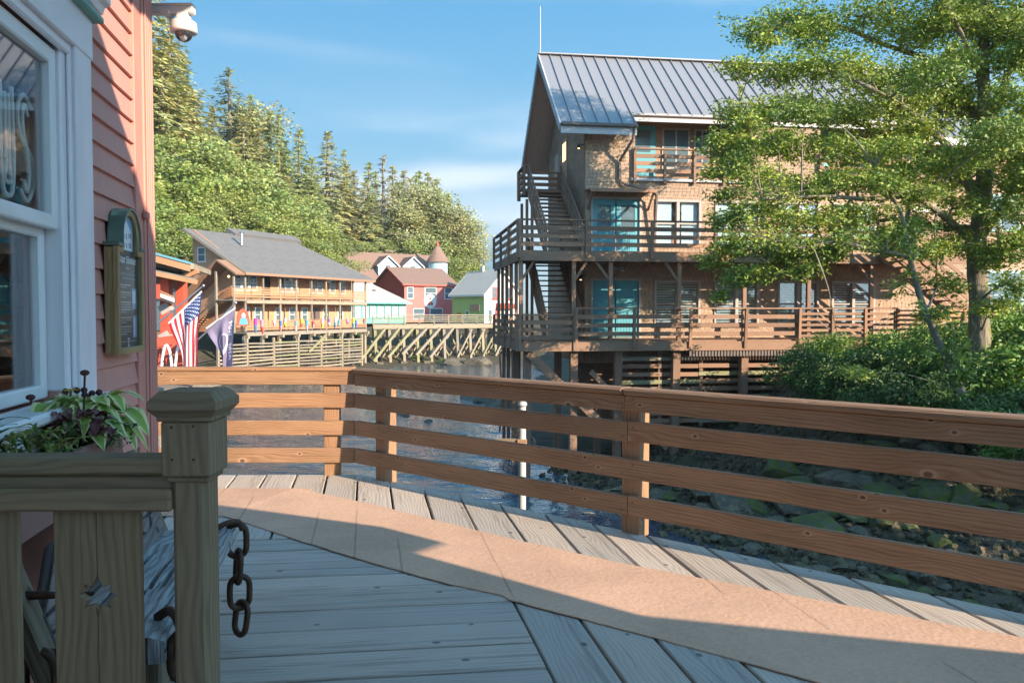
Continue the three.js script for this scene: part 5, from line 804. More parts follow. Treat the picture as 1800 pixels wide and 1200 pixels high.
// ---------------------------------------------------------------- white pipe standing in the creek beside the deck
{
  const o = at(918, 780, 7.7), g = thing('white_pipe', 'white plastic pipe standing in the water beyond the railing', 'pipe', [o.x, 0, o.z]); const L = (pts) => new THREE.LatheGeometry(pts.map((p) => new THREE.Vector2(...p)), 24), y = (py) => at(918, py, 7.7).y;
  part(g, 'pipe', new THREE.CylinderGeometry(.036, .036, 5.2, 24), M.pvc, [0, y(712) - 2.6, 0]); part(g, 'cap', L([[0, 0], [.043, 0], [.046, .012], [.046, .03], [.038, .036], [.038, .07], [.044, .072], [.044, .086], [0, .088]]), M.pvc, [0, y(712) - .01, 0]);
  slab(g, 'clamp', [.10, .055, .11], [-.005, y(776), 0], M.rail[0], { c: .008 }); slab(g, 'bracket', [.22, .045, .07], [-.16, y(775), 0], M.fence[1], { c: .006 });
}
// ---------------------------------------------------------------- foliage
function kite(P, C, c, dir, nrm, l, w, col) {                            // a small bent leaf or spray: two triangles
  const side = dir.clone().cross(nrm).normalize().multiplyScalar(w / 2), a = c, b = c.clone().addScaledVector(dir, l), m = c.clone().addScaledVector(dir, l * .45).addScaledVector(nrm, w * .12), s1 = m.clone().add(side), s2 = m.clone().sub(side);
  for (const t of [[a, s1, b], [a, b, s2]]) for (const q of t) { P.push(q.x, q.y, q.z); C.push(...col); }
}
const unit = () => { const z = rr(-1, 1), a = rr(0, Math.PI * 2), r = Math.sqrt(1 - z * z); return V(r * Math.cos(a), z, r * Math.sin(a)); };
const leafM = new THREE.MeshPhysicalMaterial({ vertexColors: true, roughness: .6, side: THREE.DoubleSide, transmission: .45, thickness: 0 });
const needleM = new THREE.MeshPhysicalMaterial({ vertexColors: true, roughness: .85, side: THREE.DoubleSide, transmission: .3, thickness: 0 });
const shade = (c, v) => { const k = 1 + rr(-v, v); return [c[0] * k * rr(.9, 1.12), c[1] * k, c[2] * k * rr(.8, 1.2)]; };
// conifer one unit tall: trunk and drooping sprays on whorled boughs
function conifer(o) {
  const { R = .17, levels = 44, boughs = 6, droop = .5, sparse = 0, col = [.12, .15, .035], col2 = [.075, .12, .03], low = .06, power = 1.05, spray = .024 } = o, P = [], C = [];
  for (let i = 0; i < levels; i++) {
    const t = low + (1 - low) * (i + rnd() * .6) / levels, len0 = R * Math.pow(1 - t, power) + .005, sc = .28 + .72 * Math.pow(1 - t, .6);
    for (let k = 0; k < boughs; k++) {
      if (rnd() < sparse) continue;
      const a = rr(0, Math.PI * 2), len = len0 * rr(.55, 1.12), n = Math.max(3, Math.round(len / spray * 2.1)), tone = rnd() < .5 ? col : col2;
      for (let j = 0; j < n; j++) {
        const s = Math.pow((j + rnd()) / n, .65), out = len * s, y = t + len * (.22 * s - droop * s * s), c = V(Math.cos(a) * out, y, Math.sin(a) * out);
        for (const q of [-1, 0, 1]) { const da = a + q * rr(.4, 1.2), dir = V(Math.cos(da) * .8, rr(-.95, -.1), Math.sin(da) * .8).normalize(); kite(P, C, c.clone().add(V(rr(-.006, .006), rr(-.006, .006), rr(-.006, .006))), dir, V(Math.cos(a) + rr(-.6, .6), rr(0, .9), Math.sin(a) + rr(-.6, .6)).normalize(), sc * spray * rr(.8, 1.9) * (1 - .3 * s), sc * spray * rr(.25, .55), shade(tone, .3)); }
      }
    }
  }
  for (let i = 0; i < 14; i++) kite(P, C, V(0, rr(.95, .995), 0), V(rr(-1, 1), rr(.2, 1.6), rr(-1, 1)).normalize(), unit(), .022, .01, shade(col, .3));
  return fromTris(P, null, null, C);
}
const trunkGeo = tube([[0, 0, 0], [.004, .35, .003], [-.003, .7, 0], [0, .985, 0]], .014, 14, 7, false, .002);
// broadleaf one unit tall: limbs, and leaves in clumps on the shell and inside of uneven lobes
function broadleaf(o) {
  const { lobes = 26, leaves = 260, leaf = .026, col = [.16, .24, .03], rx = .34, y0 = .3 } = o, P = [], C = [], limbs = [tube([[0, 0, 0], [.01, .25, .01], [-.01, .5, 0], [0, .82, 0]], .022, 12, 7, false, .006)];
  for (let i = 0; i < lobes; i++) {
    const a = rr(0, Math.PI * 2), h = Math.pow(rnd(), .8), y = mix(y0, .94, h), rad = rx * Math.sqrt(Math.max(.05, 1 - Math.pow((y - .52) / .5, 2))) * rr(.35, 1), c = V(Math.cos(a) * rad, y, Math.sin(a) * rad), s = rr(.05, .13), tone = shade(col, .22);
    limbs.push(tube([[0, Math.max(.12, y - rr(.12, .3)), 0], [c.x * .5, y - .07, c.z * .5], c.toArray()], .008, 8, 5, false, .002));
    for (let k = 0; k < leaves; k++) { const d = unit(), q = Math.pow(rnd(), .45), p = c.clone().add(V(d.x * s * 1.25 * q, d.y * s * .75 * q, d.z * s * 1.25 * q)); kite(P, C, p, V(d.x + rr(-.7, .7), rr(-.8, .5), d.z + rr(-.7, .7)).normalize(), V(d.x + rr(-.7, .7), rr(.1, 1), d.z + rr(-.7, .7)).normalize(), leaf * rr(.6, 1.2), leaf * rr(.45, .8), shade(tone, .25)); }
  }
  return [fromTris(P, null, null, C), mergeGeometries(limbs)];
}
const CON = [
  conifer({ R: .19, levels: 50, boughs: 7, droop: .62, col: [.44, .40, .12], col2: [.32, .35, .11] }), conifer({ R: .16, levels: 48, boughs: 7, droop: .45, col: [.36, .41, .12], col2: [.28, .35, .10], power: 1 }),
  conifer({ R: .15, levels: 34, boughs: 6, droop: .2, sparse: .15, col: [.19, .21, .07], col2: [.16, .19, .07], low: .3, power: .6 }), conifer({ R: .22, levels: 46, boughs: 7, droop: .7, col: [.48, .44, .13], col2: [.36, .38, .12] }), conifer({ R: .16, levels: 30, boughs: 5, sparse: .3, droop: .3, col: [.30, .25, .14], col2: [.25, .23, .12] }),
];
const BRO = [broadleaf({ col: [.32, .41, .09], lobes: 34 }), broadleaf({ col: [.38, .45, .12], lobes: 38, rx: .38 }), broadleaf({ col: [.45, .45, .21], lobes: 30, rx: .17, leaf: .022, y0: .15 }), broadleaf({ col: [.24, .33, .08], lobes: 32, rx: .42 })];
const farTrunk = tex(T.bark, .95, .02, [1.2, 1.15, 1.1]);
function hillTree(kind, v, px, py, d, label, wide = 1) {
  const t = at(px, py, d), base = groundY(t.x, d) - .3, H = t.y - base, con = kind === 'c';
  const o = thing(con ? 'conifer_tree' : 'broadleaf_tree', label, 'tree', [t.x, base, -d], rr(0, 6.28), con ? 'conifers on the hillside' : 'leafy trees on the hillside');
  const sx = wide * (con ? 1.95 * Math.max(.8, Math.min(1.3, 22 / H)) : 1.1); o.scale.set(H * sx, H, H * sx);
  part(o, 'trunk', con ? trunkGeo : BRO[v][1], farTrunk); part(o, 'crown', con ? CON[v] : BRO[v][0], con ? needleM : leafM); return o;
}
{
  const cl = 'dense yellow green conifer on the hillside behind the lodge', bl = 'bright green leafy tree low on the hillside behind the lodge', rl = 'pale green leafy tree on the hill behind the red house';
  const land = [[300, 'beside the pink corner'], [345, 'over the left gable of the lodge'], [400, 'over the lodge stair roof'], [450, 'over the lodge stove pipe'], [510, 'over the middle of the lodge roof'], [570, 'over the right end of the lodge roof'], [640, 'over the blue house gable'], [700, 'over the blue house dormers'], [750, 'over the turret'], [800, 'left of the green and white house roof'], [2000, 'over the green and white house']];
  const where = (px, py) => land.find((l) => px < l[0])[1] + (py < 250 ? ', high on the skyline' : py < 340 ? ', midway up' : ', low down');
  const sky = [[265, -40], [300, 40], [330, 150], [350, 195], [400, 180], [450, 205], [500, 245], [550, 265], [600, 295], [640, 312], [700, 325], [760, 330], [800, 352], [830, 412], [850, 455]], skyY = (x) => { let i = 1; while (i < sky.length - 1 && x > sky[i][0]) i++; const [a, b] = [sky[i - 1], sky[i]]; return mix(a[1], b[1], clamp((x - a[0]) / (b[0] - a[0]))); };
  const C = [[262, -70, 100, 0, 'tallest drooping conifer rising beside the pink corner', 1.15], [296, 10, 104, 3, 'tall golden conifer just right of the pink corner', 1.2], [322, 95, 108, 1, cl], [285, 90, 97, 0, cl, 1.2], [340, 165, 106, 3, cl, 1.1], [402, 122, 118, 2, 'bare limbed hemlock standing above the other hill trees', 1.3], [372, 190, 112, 0, cl], [428, 205, 116, 3, cl], [474, 195, 122, 1, 'dark slim conifer right of the hemlock'], [455, 225, 118, 0, cl], [500, 245, 124, 1, cl], [526, 226, 122, 1, 'narrow pointed green spruce left of the broad spruce', 1], [576, 232, 118, 0, 'broad tiered spruce above the lodge roof', 1.35], [548, 275, 122, 1, cl], [610, 290, 124, 0, cl], [640, 320, 122, 3, cl], [672, 274, 126, 4, 'thin greyish half bare conifer above the blue house', 1.3], [700, 318, 130, 1, cl], [655, 345, 118, 1, cl], [768, 330, 134, 1, 'dark narrow conifer above the green and white house', .9], [590, 350, 112, 1, cl, 1.2], [545, 370, 110, 3, cl, 1.1], [620, 380, 114, 0, cl, 1.2], [690, 370, 124, 1, cl], [745, 365, 130, 1, cl], [408, 250, 110, 3, cl], [350, 240, 104, 0, cl], [312, 170, 100, 0, cl, 1.1], [505, 310, 114, 0, cl, 1.1], [622, 300, 150, 0, cl, 1.3], [648, 285, 150, 1, cl, 1.2], [690, 292, 152, 0, cl, 1.2], [722, 312, 152, 3, cl, 1.1], [742, 318, 154, 1, cl, 1.1], [786, 340, 152, 1, cl, 1], [812, 372, 152, 0, cl, 1], [736, 300, 164, 1, cl, 1.2], [752, 304, 166, 0, cl, 1.3], [768, 312, 168, 1, cl, 1.2], [710, 300, 164, 0, cl, 1.3], [604, 262, 144, 1, cl, .8], [660, 300, 144, 1, cl, .8], [731, 306, 143, 1, cl, .8], [760, 318, 144, 0, cl, .75], [790, 342, 144, 1, cl, .8], [806, 356, 145, 1, cl, .7], [824, 392, 146, 1, cl, .8], [490, 200, 120, 1, cl, .8], [440, 165, 121, 1, cl, .75]];
  for (const [px, py, d, v, l, w] of C) hillTree('c', v, px, py, px > 560 ? Math.max(d, 143) + (d - 118) * .3 : d, l === cl ? ['golden drooping', 'green pointed', 'bare limbed', 'broad yellow green', 'thin brownish'][v] + ' conifer ' + where(px, py) : l, w ?? 1);
  for (let i = 0; i < 44; i++) { const px = rr(268, 835), py = skyY(px) + rr(22, 120), d = (px > 555 ? 146 : 112 + (px - 268) * .05) + rr(0, 14), v = pick([0, 0, 1, 1, 3, 4]); hillTree('c', v, px, py, d, ['golden drooping', 'green pointed', '', 'broad yellow green', 'thin brownish'][v] + ' forest conifer ' + where(px, py), rr(.9, 1.25)); }
  const B = [[285, 250, 90, 0], [330, 232, 93, 1], [375, 262, 93, 1], [425, 290, 96, 1], [470, 318, 99, 0], [508, 335, 102, 1], [300, 320, 86, 0], [350, 318, 88, 1], [405, 335, 91, 0], [455, 362, 94, 1], [500, 385, 98, 0], [540, 405, 102, 1], [575, 405, 106, 3], [448, 178, 124, 2], [268, 300, 84, 0], [320, 372, 82, 0], [380, 380, 86, 3], [440, 395, 90, 0]];
  for (const [px, py, d, v] of B) hillTree('b', v, px, py, d, v === 2 ? 'slender pale poplar between the hemlock and dark conifer' : ['bright green', 'yellow green', '', 'deep green'][v] + ' leafy tree ' + where(px, py));
  for (const [k, px, py, d, v, l] of [['c', 215, -90, 96, 3, 'golden conifer hidden behind the pink house, nearest the corner'], ['c', 150, -80, 98, 0, 'drooping conifer hidden behind the pink house window'], ['c', 60, -60, 100, 1, 'green conifer behind the pink house at the picture edge'], ['c', -60, -60, 98, 3, 'broad conifer beyond the left picture edge'], ['b', 235, 240, 84, 0, 'bright leafy tree behind the pink corner'], ['b', 170, 250, 82, 1, 'yellow green leafy tree behind the plaque wall'], ['b', 90, 240, 80, 0, 'bright leafy tree behind the shop window'], ['b', 0, 250, 80, 1, 'yellow green leafy tree behind the left picture edge'], ['b', 130, 330, 72, 3, 'deep green leafy tree low behind the shop window'], ['b', 220, 340, 74, 0, 'bright low leafy tree behind the red porch']]) hillTree(k, v, px, py, d, l, 1.2);
  const Rr = [[728, 308, 136, 2], [712, 335, 132, 2], [755, 318, 138, 2], [785, 345, 140, 2], [802, 348, 142, 2], [818, 372, 142, 2], [832, 410, 144, 2], [640, 405, 120, 1], [675, 412, 128, 3], [715, 400, 130, 1], [760, 400, 136, 0], [795, 415, 138, 1], [822, 440, 140, 0], [842, 452, 150, 1], [868, 462, 160, 0], [770, 440, 132, 3], [805, 455, 134, 0]];
  for (const [px, py, d, v] of Rr) hillTree('b', v, px, py + 16, Math.max(d, 145 + (d - 130) * .5), ['bright green', 'yellow green', 'pale silvery', 'deep green'][v] + ' leafy tree ' + where(px, py));
}
// ---------------------------------------------------------------- the big riverside tree at right
function riverTree() {
  const D = 20.5, root = at(1722, 640, D), P = [], C = [], limbs = [], q = (px, py, d) => at(px, py, d).sub(root), greens = [[.235, .335, .035], [.30, .40, .04], [.20, .30, .035], [.37, .44, .05]];
  const paths = [];
  const limb = (pts, r0, r1, n = 20) => { const v = pts.map((p) => q(...p)); { const L = v.reduce((s, p, i) => i ? s + p.distanceTo(v[i - 1]) : 0, 0), big = r0 > .2, g = tube(v, r0, big ? 90 : n * 2, big ? 18 : 9, false, r1), uv = g.attributes.uv, po = g.attributes.position, no = g.attributes.normal, k = Math.max(1, Math.round(2 * Math.PI * r0 / .5)); for (let i = 0; i < uv.count; i++) { const al = uv.getX(i), ar = uv.getY(i); uv.setXY(i, ar * k, al * L / 1.1); const b = (fbm(ar * 6, al * L * 2.2, 6, 4096, 41, 3) - .5) * r0 * .32 * (big && al < .05 ? 1 + (0.05 - al) * 16 : 1); po.setXYZ(i, po.getX(i) + no.getX(i) * b, po.getY(i) + no.getY(i) * b, po.getZ(i) + no.getZ(i) * b); } g.computeVertexNormals(); limbs.push(g); } const c = new THREE.CatmullRomCurve3(v, false, 'centripetal'); for (let i = 0; i <= 14; i++) paths.push({ p: c.getPointAt(i / 14), r: mix(r0, r1, i / 14) }); };
  limb([[1722, 660, D], [1722, 560, D], [1718, 440, D], [1728, 330, D], [1735, 220, D], [1728, 120, D], [1733, 20, D], [1745, -120, D], [1750, -260, D]], .27, .06, 30);
  limb([[1720, 380, D], [1690, 290, D - .2], [1640, 230, D - .4], [1600, 195, D - .5], [1560, 170, D - .6], [1500, 140, D - .8]], .13, .03);
  limb([[1715, 430, D], [1660, 380, D - .8], [1600, 345, D - 1.4], [1530, 350, D - 1.6], [1440, 345, D - 1.8], [1340, 350, D - 2]], .10, .02);
  limb([[1728, 250, D], [1700, 170, D + .5], [1640, 110, D + .8], [1560, 80, D + 1], [1450, 40, D + 1], [1360, 50, D + .8]], .11, .02);
  limb([[1725, 330, D], [1660, 300, D + .8], [1560, 240, D + 1], [1450, 195, D + .8], [1380, 190, D + .6], [1300, 180, D + .4]], .11, .02);
  limb([[1722, 400, D], [1650, 400, D + .5], [1580, 385, D + .4], [1500, 400, D], [1420, 430, D - .3], [1330, 425, D - .4]], .08, .015);
  limb([[1735, 240, D], [1765, 150, D], [1790, 90, D - .4], [1830, 0, D - .5]], .12, .03); limb([[1725, 420, D], [1770, 350, D - .6], [1800, 300, D - 1], [1860, 240, D - 1]], .10, .03); limb([[1720, 470, D], [1760, 440, D - .8], [1800, 400, D - 1.4], [1850, 380, D - 2]], .07, .02);
  limb([[1733, 150, D], [1690, 60, D - .5], [1660, 0, D - .8], [1600, -60, D - 1]], .09, .02); limb([[1735, 60, D], [1700, -20, D + .6], [1620, -60, D + 1], [1520, -40, D + 1]], .07, .02); limb([[1733, 100, D], [1780, 40, D + .8], [1830, -40, D + 1]], .08, .02);
  // the slim leaning stem in front
  limb([[1692, 690, D - 2], [1650, 600, D - 2], [1618, 520, D - 2.1], [1598, 445, D - 2.1], [1586, 380, D - 2], [1560, 330, D - 1.8], [1540, 290, D - 1.6]], .10, .03, 26); limb([[1598, 450, D - 2.1], [1540, 440, D - 2.3], [1470, 425, D - 2.6], [1400, 435, D - 2.8], [1330, 410, D - 3]], .05, .012); limb([[1655, 605, D - 2], [1680, 640, D - 2.2], [1690, 690, D - 2.6]], .03, .012);
  // sprays of leaves: [px, py, depth offset, half width px, half height px, share]
  const B = [[1330, 55, 1, 60, 20], [1390, 30, 1, 70, 34], [1450, 60, .8, 70, 34], [1520, 30, .8, 80, 36], [1590, 60, .4, 70, 40], [1650, 20, 0, 70, 40], [1300, 118, .6, 55, 16], [1360, 125, .5, 70, 26], [1430, 120, .4, 80, 34], [1510, 130, .2, 80, 40], [1590, 150, 0, 70, 40], [1660, 110, -.4, 60, 40], [1290, 200, .4, 45, 22], [1350, 195, .3, 70, 32], [1430, 195, .2, 80, 36], [1520, 200, 0, 80, 36], [1610, 230, -.3, 70, 34], [1255, 250, .4, 40, 26], [1300, 262, .2, 60, 34], [1370, 255, 0, 75, 34], [1450, 265, -.2, 80, 34], [1540, 270, -.6, 70, 30], [1270, 300, .2, 45, 26], [1330, 310, -.6, 60, 28], [1410, 330, -1, 70, 26], [1490, 320, -1.2, 70, 28], [1570, 320, -1.2, 60, 28], [1275, 385, -.8, 46, 22], [1335, 370, -1.4, 60, 26], [1405, 385, -1.6, 70, 28], [1480, 380, -1.4, 60, 24], [1290, 430, -1, 44, 24], [1350, 440, -1.6, 60, 28], [1420, 445, -2, 60, 26], [1260, 455, -.8, 34, 20], [1330, 480, -1.6, 44, 22], [1290, 490, -1.2, 34, 20], [1400, 475, -2, 44, 20], [1460, 440, -2, 36, 16], [1265, 520, -1, 18, 12],
    [1700, 40, .4, 60, 40], [1760, 30, -.4, 60, 46], [1800, 90, -.8, 50, 46], [1690, 170, .4, 50, 36], [1770, 170, -.8, 50, 40], [1815, 200, -1, 50, 46], [1650, 300, -.6, 50, 30], [1700, 290, .8, 50, 36], [1770, 270, -1, 50, 36], [1810, 320, -1.4, 46, 40], [1690, 360, -.8, 40, 26], [1760, 370, -1.2, 46, 30], [1800, 430, -1.8, 46, 34], [1640, 440, -1, 40, 20], [1680, 430, -.6, 40, 22], [1740, 450, -1, 40, 28], [1600, 400, -1.8, 44, 20], [1660, 500, -1, 40, 22], [1620, 340, -1.6, 40, 22], [1550, 410, -2, 40, 16], [1790, 500, -1.6, 40, 30], [1640, 555, -2, 30, 14], [1750, 540, -1.2, 40, 20], [1480, 600, -3, 26, 12], [1500, 655, -3, 30, 10], [1690, 655, -2.6, 24, 9],
    [1580, -40, .6, 90, 40], [1700, -60, 0, 100, 50], [1800, -50, -.4, 80, 60], [1650, -150, .2, 110, 60], [1780, -170, 0, 110, 70], [1870, 60, -.6, 60, 70], [1890, 220, -1, 60, 70], [1880, 380, -1.4, 50, 50], [1720, -280, 0, 100, 70]];
  for (let i = 0; i < 22; i++) B.push([rr(1270, 1640), rr(30, 470), rr(-2.4, 1.6), rr(22, 46), rr(12, 26)]);
  for (let i = 0; i < 26; i++) B.push([rr(1600, 1870), rr(-20, 340), rr(-3, 3), rr(40, 66), rr(22, 36)]);
  for (const [px, py, dd, hw, hh] of B) {
    const c = q(px, py, D + dd), rx = hw * D / FPX, ry = hh * D / FPX; let best = paths[0], bd = 1e9; for (const e of paths) { const l = e.p.distanceTo(c) + (e.p.y > c.y ? .6 : 0); if (l < bd) { bd = l; best = e; } }
    const tw = V(c.x + rx * (c.x < best.p.x ? -.5 : .5), c.y + ry * .15, c.z); limbs.push(tube([best.p, best.p.clone().lerp(c, .5).add(V(0, .18, 0)), c, tw], Math.min(.035, best.r * .8), 10, 6, false, .006));
    const n = Math.round(hw * hh * .34) + 60, tone = pick(greens), twigs = [];
    for (let k = 0; k < 9; k++) { const a = unit(), e = c.clone().add(V(a.x * rx * .85, a.y * ry * .7, a.z * rx * .8)); limbs.push(tube([c.clone().add(V(rr(-.3, .3) * rx, 0, 0)), c.clone().lerp(e, .5).add(V(0, .05, 0)), e], .010, 5, 4, false, .003)); twigs.push(e); }
    for (let k = 0; k < n; k++) {
      let p; if (k % 3) { const e = pick(twigs), u = unit(); p = c.clone().lerp(e, Math.sqrt(rnd())).add(V(u.x * rx * .34, u.y * ry * .34, u.z * rx * .34)); } else { const u = unit(), s = Math.cbrt(rnd()); p = c.clone().add(V(u.x * rx * s, u.y * ry * s, u.z * rx * .9 * s)); }
      for (let z = 0; z < 2; z++) kite(P, C, p.clone().add(V(rr(-.08, .08), rr(-.05, .05), rr(-.08, .08))), V(rr(-1, 1), rr(-.7, .35), rr(-1, 1)).normalize(), unit(), rr(.05, .15), rr(.03, .075), shade(rnd() < .75 ? tone : pick(greens), .28));
    }
  }
  // loose twigs with a few leaves between the sprays
  for (let i = 0; i < 420; i++) {
    const e = paths[Math.floor(rnd() * paths.length)]; if (e.r > .2 && rnd() < .8) continue; const u = unit(), L = rr(.3, 1.5), end = e.p.clone().add(V(u.x * L - .25 * L, Math.abs(u.y) * L * .45 + rr(-.1, .15), u.z * L)); if (end.y < -1.2) continue;
    limbs.push(tube([e.p, e.p.clone().lerp(end, .5).add(V(0, .08, 0)), end], Math.min(.014, e.r * .6), 6, 4, false, .003)); const tone = pick(greens), n = Math.round(rr(20, 90));
    for (let k = 0; k < n; k++) { const s = Math.sqrt(rnd()), w = unit().multiplyScalar(.22 * rnd()); kite(P, C, e.p.clone().lerp(end, s).add(w), V(rr(-1, 1), rr(-.8, .3), rr(-1, 1)).normalize(), unit(), rr(.05, .14), rr(.03, .07), shade(tone, .3)); }
  }
  const t = thing('riverside_tree', 'big spreading leafy tree with leaning mossy stems on the right bank', 'tree', root.toArray());
  const lg = mergeGeometries(limbs); part(t, 'trunk', lg, M.bark); part(t, 'crown', fromTris(P, null, null, C), leafM); return t;
}
const bigTree = riverTree();
// more of the same kind of trees on the bank just outside the frame; they shade the bank and the stilts
for (const [x, d, turn, s, l] of [[16, 7.5, 2.2, .8, 'spreading bank tree beyond the right picture edge, nearer one'], [21.5, 8.5, .9, .9, 'spreading bank tree beyond the right picture edge, farther one']]) dup(bigTree, [x, groundY(x, d) + .2, -d], turn, l, 'trees beyond the right edge', s);
// ---------------------------------------------------------------- shrubs on the bank
{
  const mk = (col, n, leaf, flat) => { const P = [], C = [], st = []; for (let i = 0; i < 26; i++) { const a = rr(0, 6.28), r = rr(.2, 1), c = V(Math.cos(a) * r * .8, rr(.25, .95) * (1.1 - r * .4), Math.sin(a) * r * .8); st.push(tube([[c.x * .15, 0, c.z * .15], [c.x * .5, c.y * .7, c.z * .5], c.toArray()], .014, 7, 5, false, .005)); const tone = shade(col, .2); for (let k = 0; k < n; k++) { const u = unit(), s = rr(.16, .3) * Math.cbrt(rnd()); kite(P, C, c.clone().add(V(u.x * s * 1.3, u.y * s * flat, u.z * s * 1.3)), V(u.x + rr(-.5, .5), rr(-.7, .3), u.z + rr(-.5, .5)).normalize(), unit(), leaf * rr(.7, 1.3), leaf * rr(.45, .7), shade(tone, .25)); } } return [fromTris(P, null, null, C), mergeGeometries(st)]; };
  const S = [mk([.16, .30, .04], 190, .075, .8), mk([.12, .23, .04], 190, .07, .7), mk([.24, .39, .05], 190, .07, .9), mk([.09, .18, .035], 170, .08, .8)];
  const list = [[1425, 640, 23.4, 1.2, 1], [1490, 655, 22.6, 1.3, 3], [1450, 615, 24, 1.1, 0], [1540, 650, 22.0, 1.4, 1], [1590, 620, 22.6, 1.3, 2], [1600, 680, 20.6, 1.3, 3], [1660, 640, 21.4, 1.4, 0], [1720, 600, 21.8, 1.4, 2], [1770, 590, 21.6, 1.5, 2], [1690, 690, 19.6, 1.3, 1], [1760, 650, 20, 1.5, 0], [1820, 640, 19.6, 1.6, 2], [1640, 590, 23, 1.1, 2], [1550, 600, 24.2, .9, 2], [1780, 720, 18.2, 1.2, 3], [1830, 720, 17.6, 1.3, 1], [1520, 700, 21, .9, 3], [1800, 560, 22.5, 1.4, 2], [1730, 740, 17.8, .6, 0], [1800, 770, 17, .8, 0], [1860, 600, 20.5, 1.6, 0]];
  list.forEach(([px, py, d, s, v], i) => { const c = at(px, py, d), y = Math.min(groundY(c.x, d), c.y + .2) - .1, h = Math.max(.5, c.y + s * .45 - y); const o = thing('bank_shrub', ['mid green', 'dark green', 'yellow green', 'deep green'][v] + ' shrub ' + (px < 1450 ? 'beside the skirt slats' : px < 1520 ? 'below the lower deck railing' : px < 1600 ? 'left of the leaning stem' : px < 1680 ? 'round the leaning stem' : px < 1745 ? 'at the foot of the riverside tree' : 'at the right picture edge') + (py < 610 ? ', topmost on the bank' : py < 660 ? ', midway down the bank' : ', low by the boulders'), 'shrub', [c.x, y, -d], rr(0, 6), 'shrubs on the right bank'); o.position.y = Math.max(groundY(c.x, d) - .1, c.y - s * .75); o.scale.set(s * 1.1, s * 1.15, s * 1.1); part(o, 'stems', S[v][1], M.bark); part(o, 'leaves', S[v][0], leafM); });
  // brush along the far bank under the lodge
  for (let i = 0; i < 9; i++) { const px = 430 + i * 50 + rr(-10, 10), d = i < 4 ? 62 : 84 + rr(0, 4), x = P2(px, d), y = groundY(x, d); if (px > 890) continue; const o = thing('far_shrub', 'low green brush along the far bank under the boardwalk', 'shrub', [x, y - .1, -d], rr(0, 6), 'brush on the far bank'); const s = rr(.5, .9); o.scale.set(s * 1.4, s * .8, s * 1.4); part(o, 'stems', S[3][1], M.bark); part(o, 'leaves', S[i % 2 ? 2 : 0][0], leafM); }
}
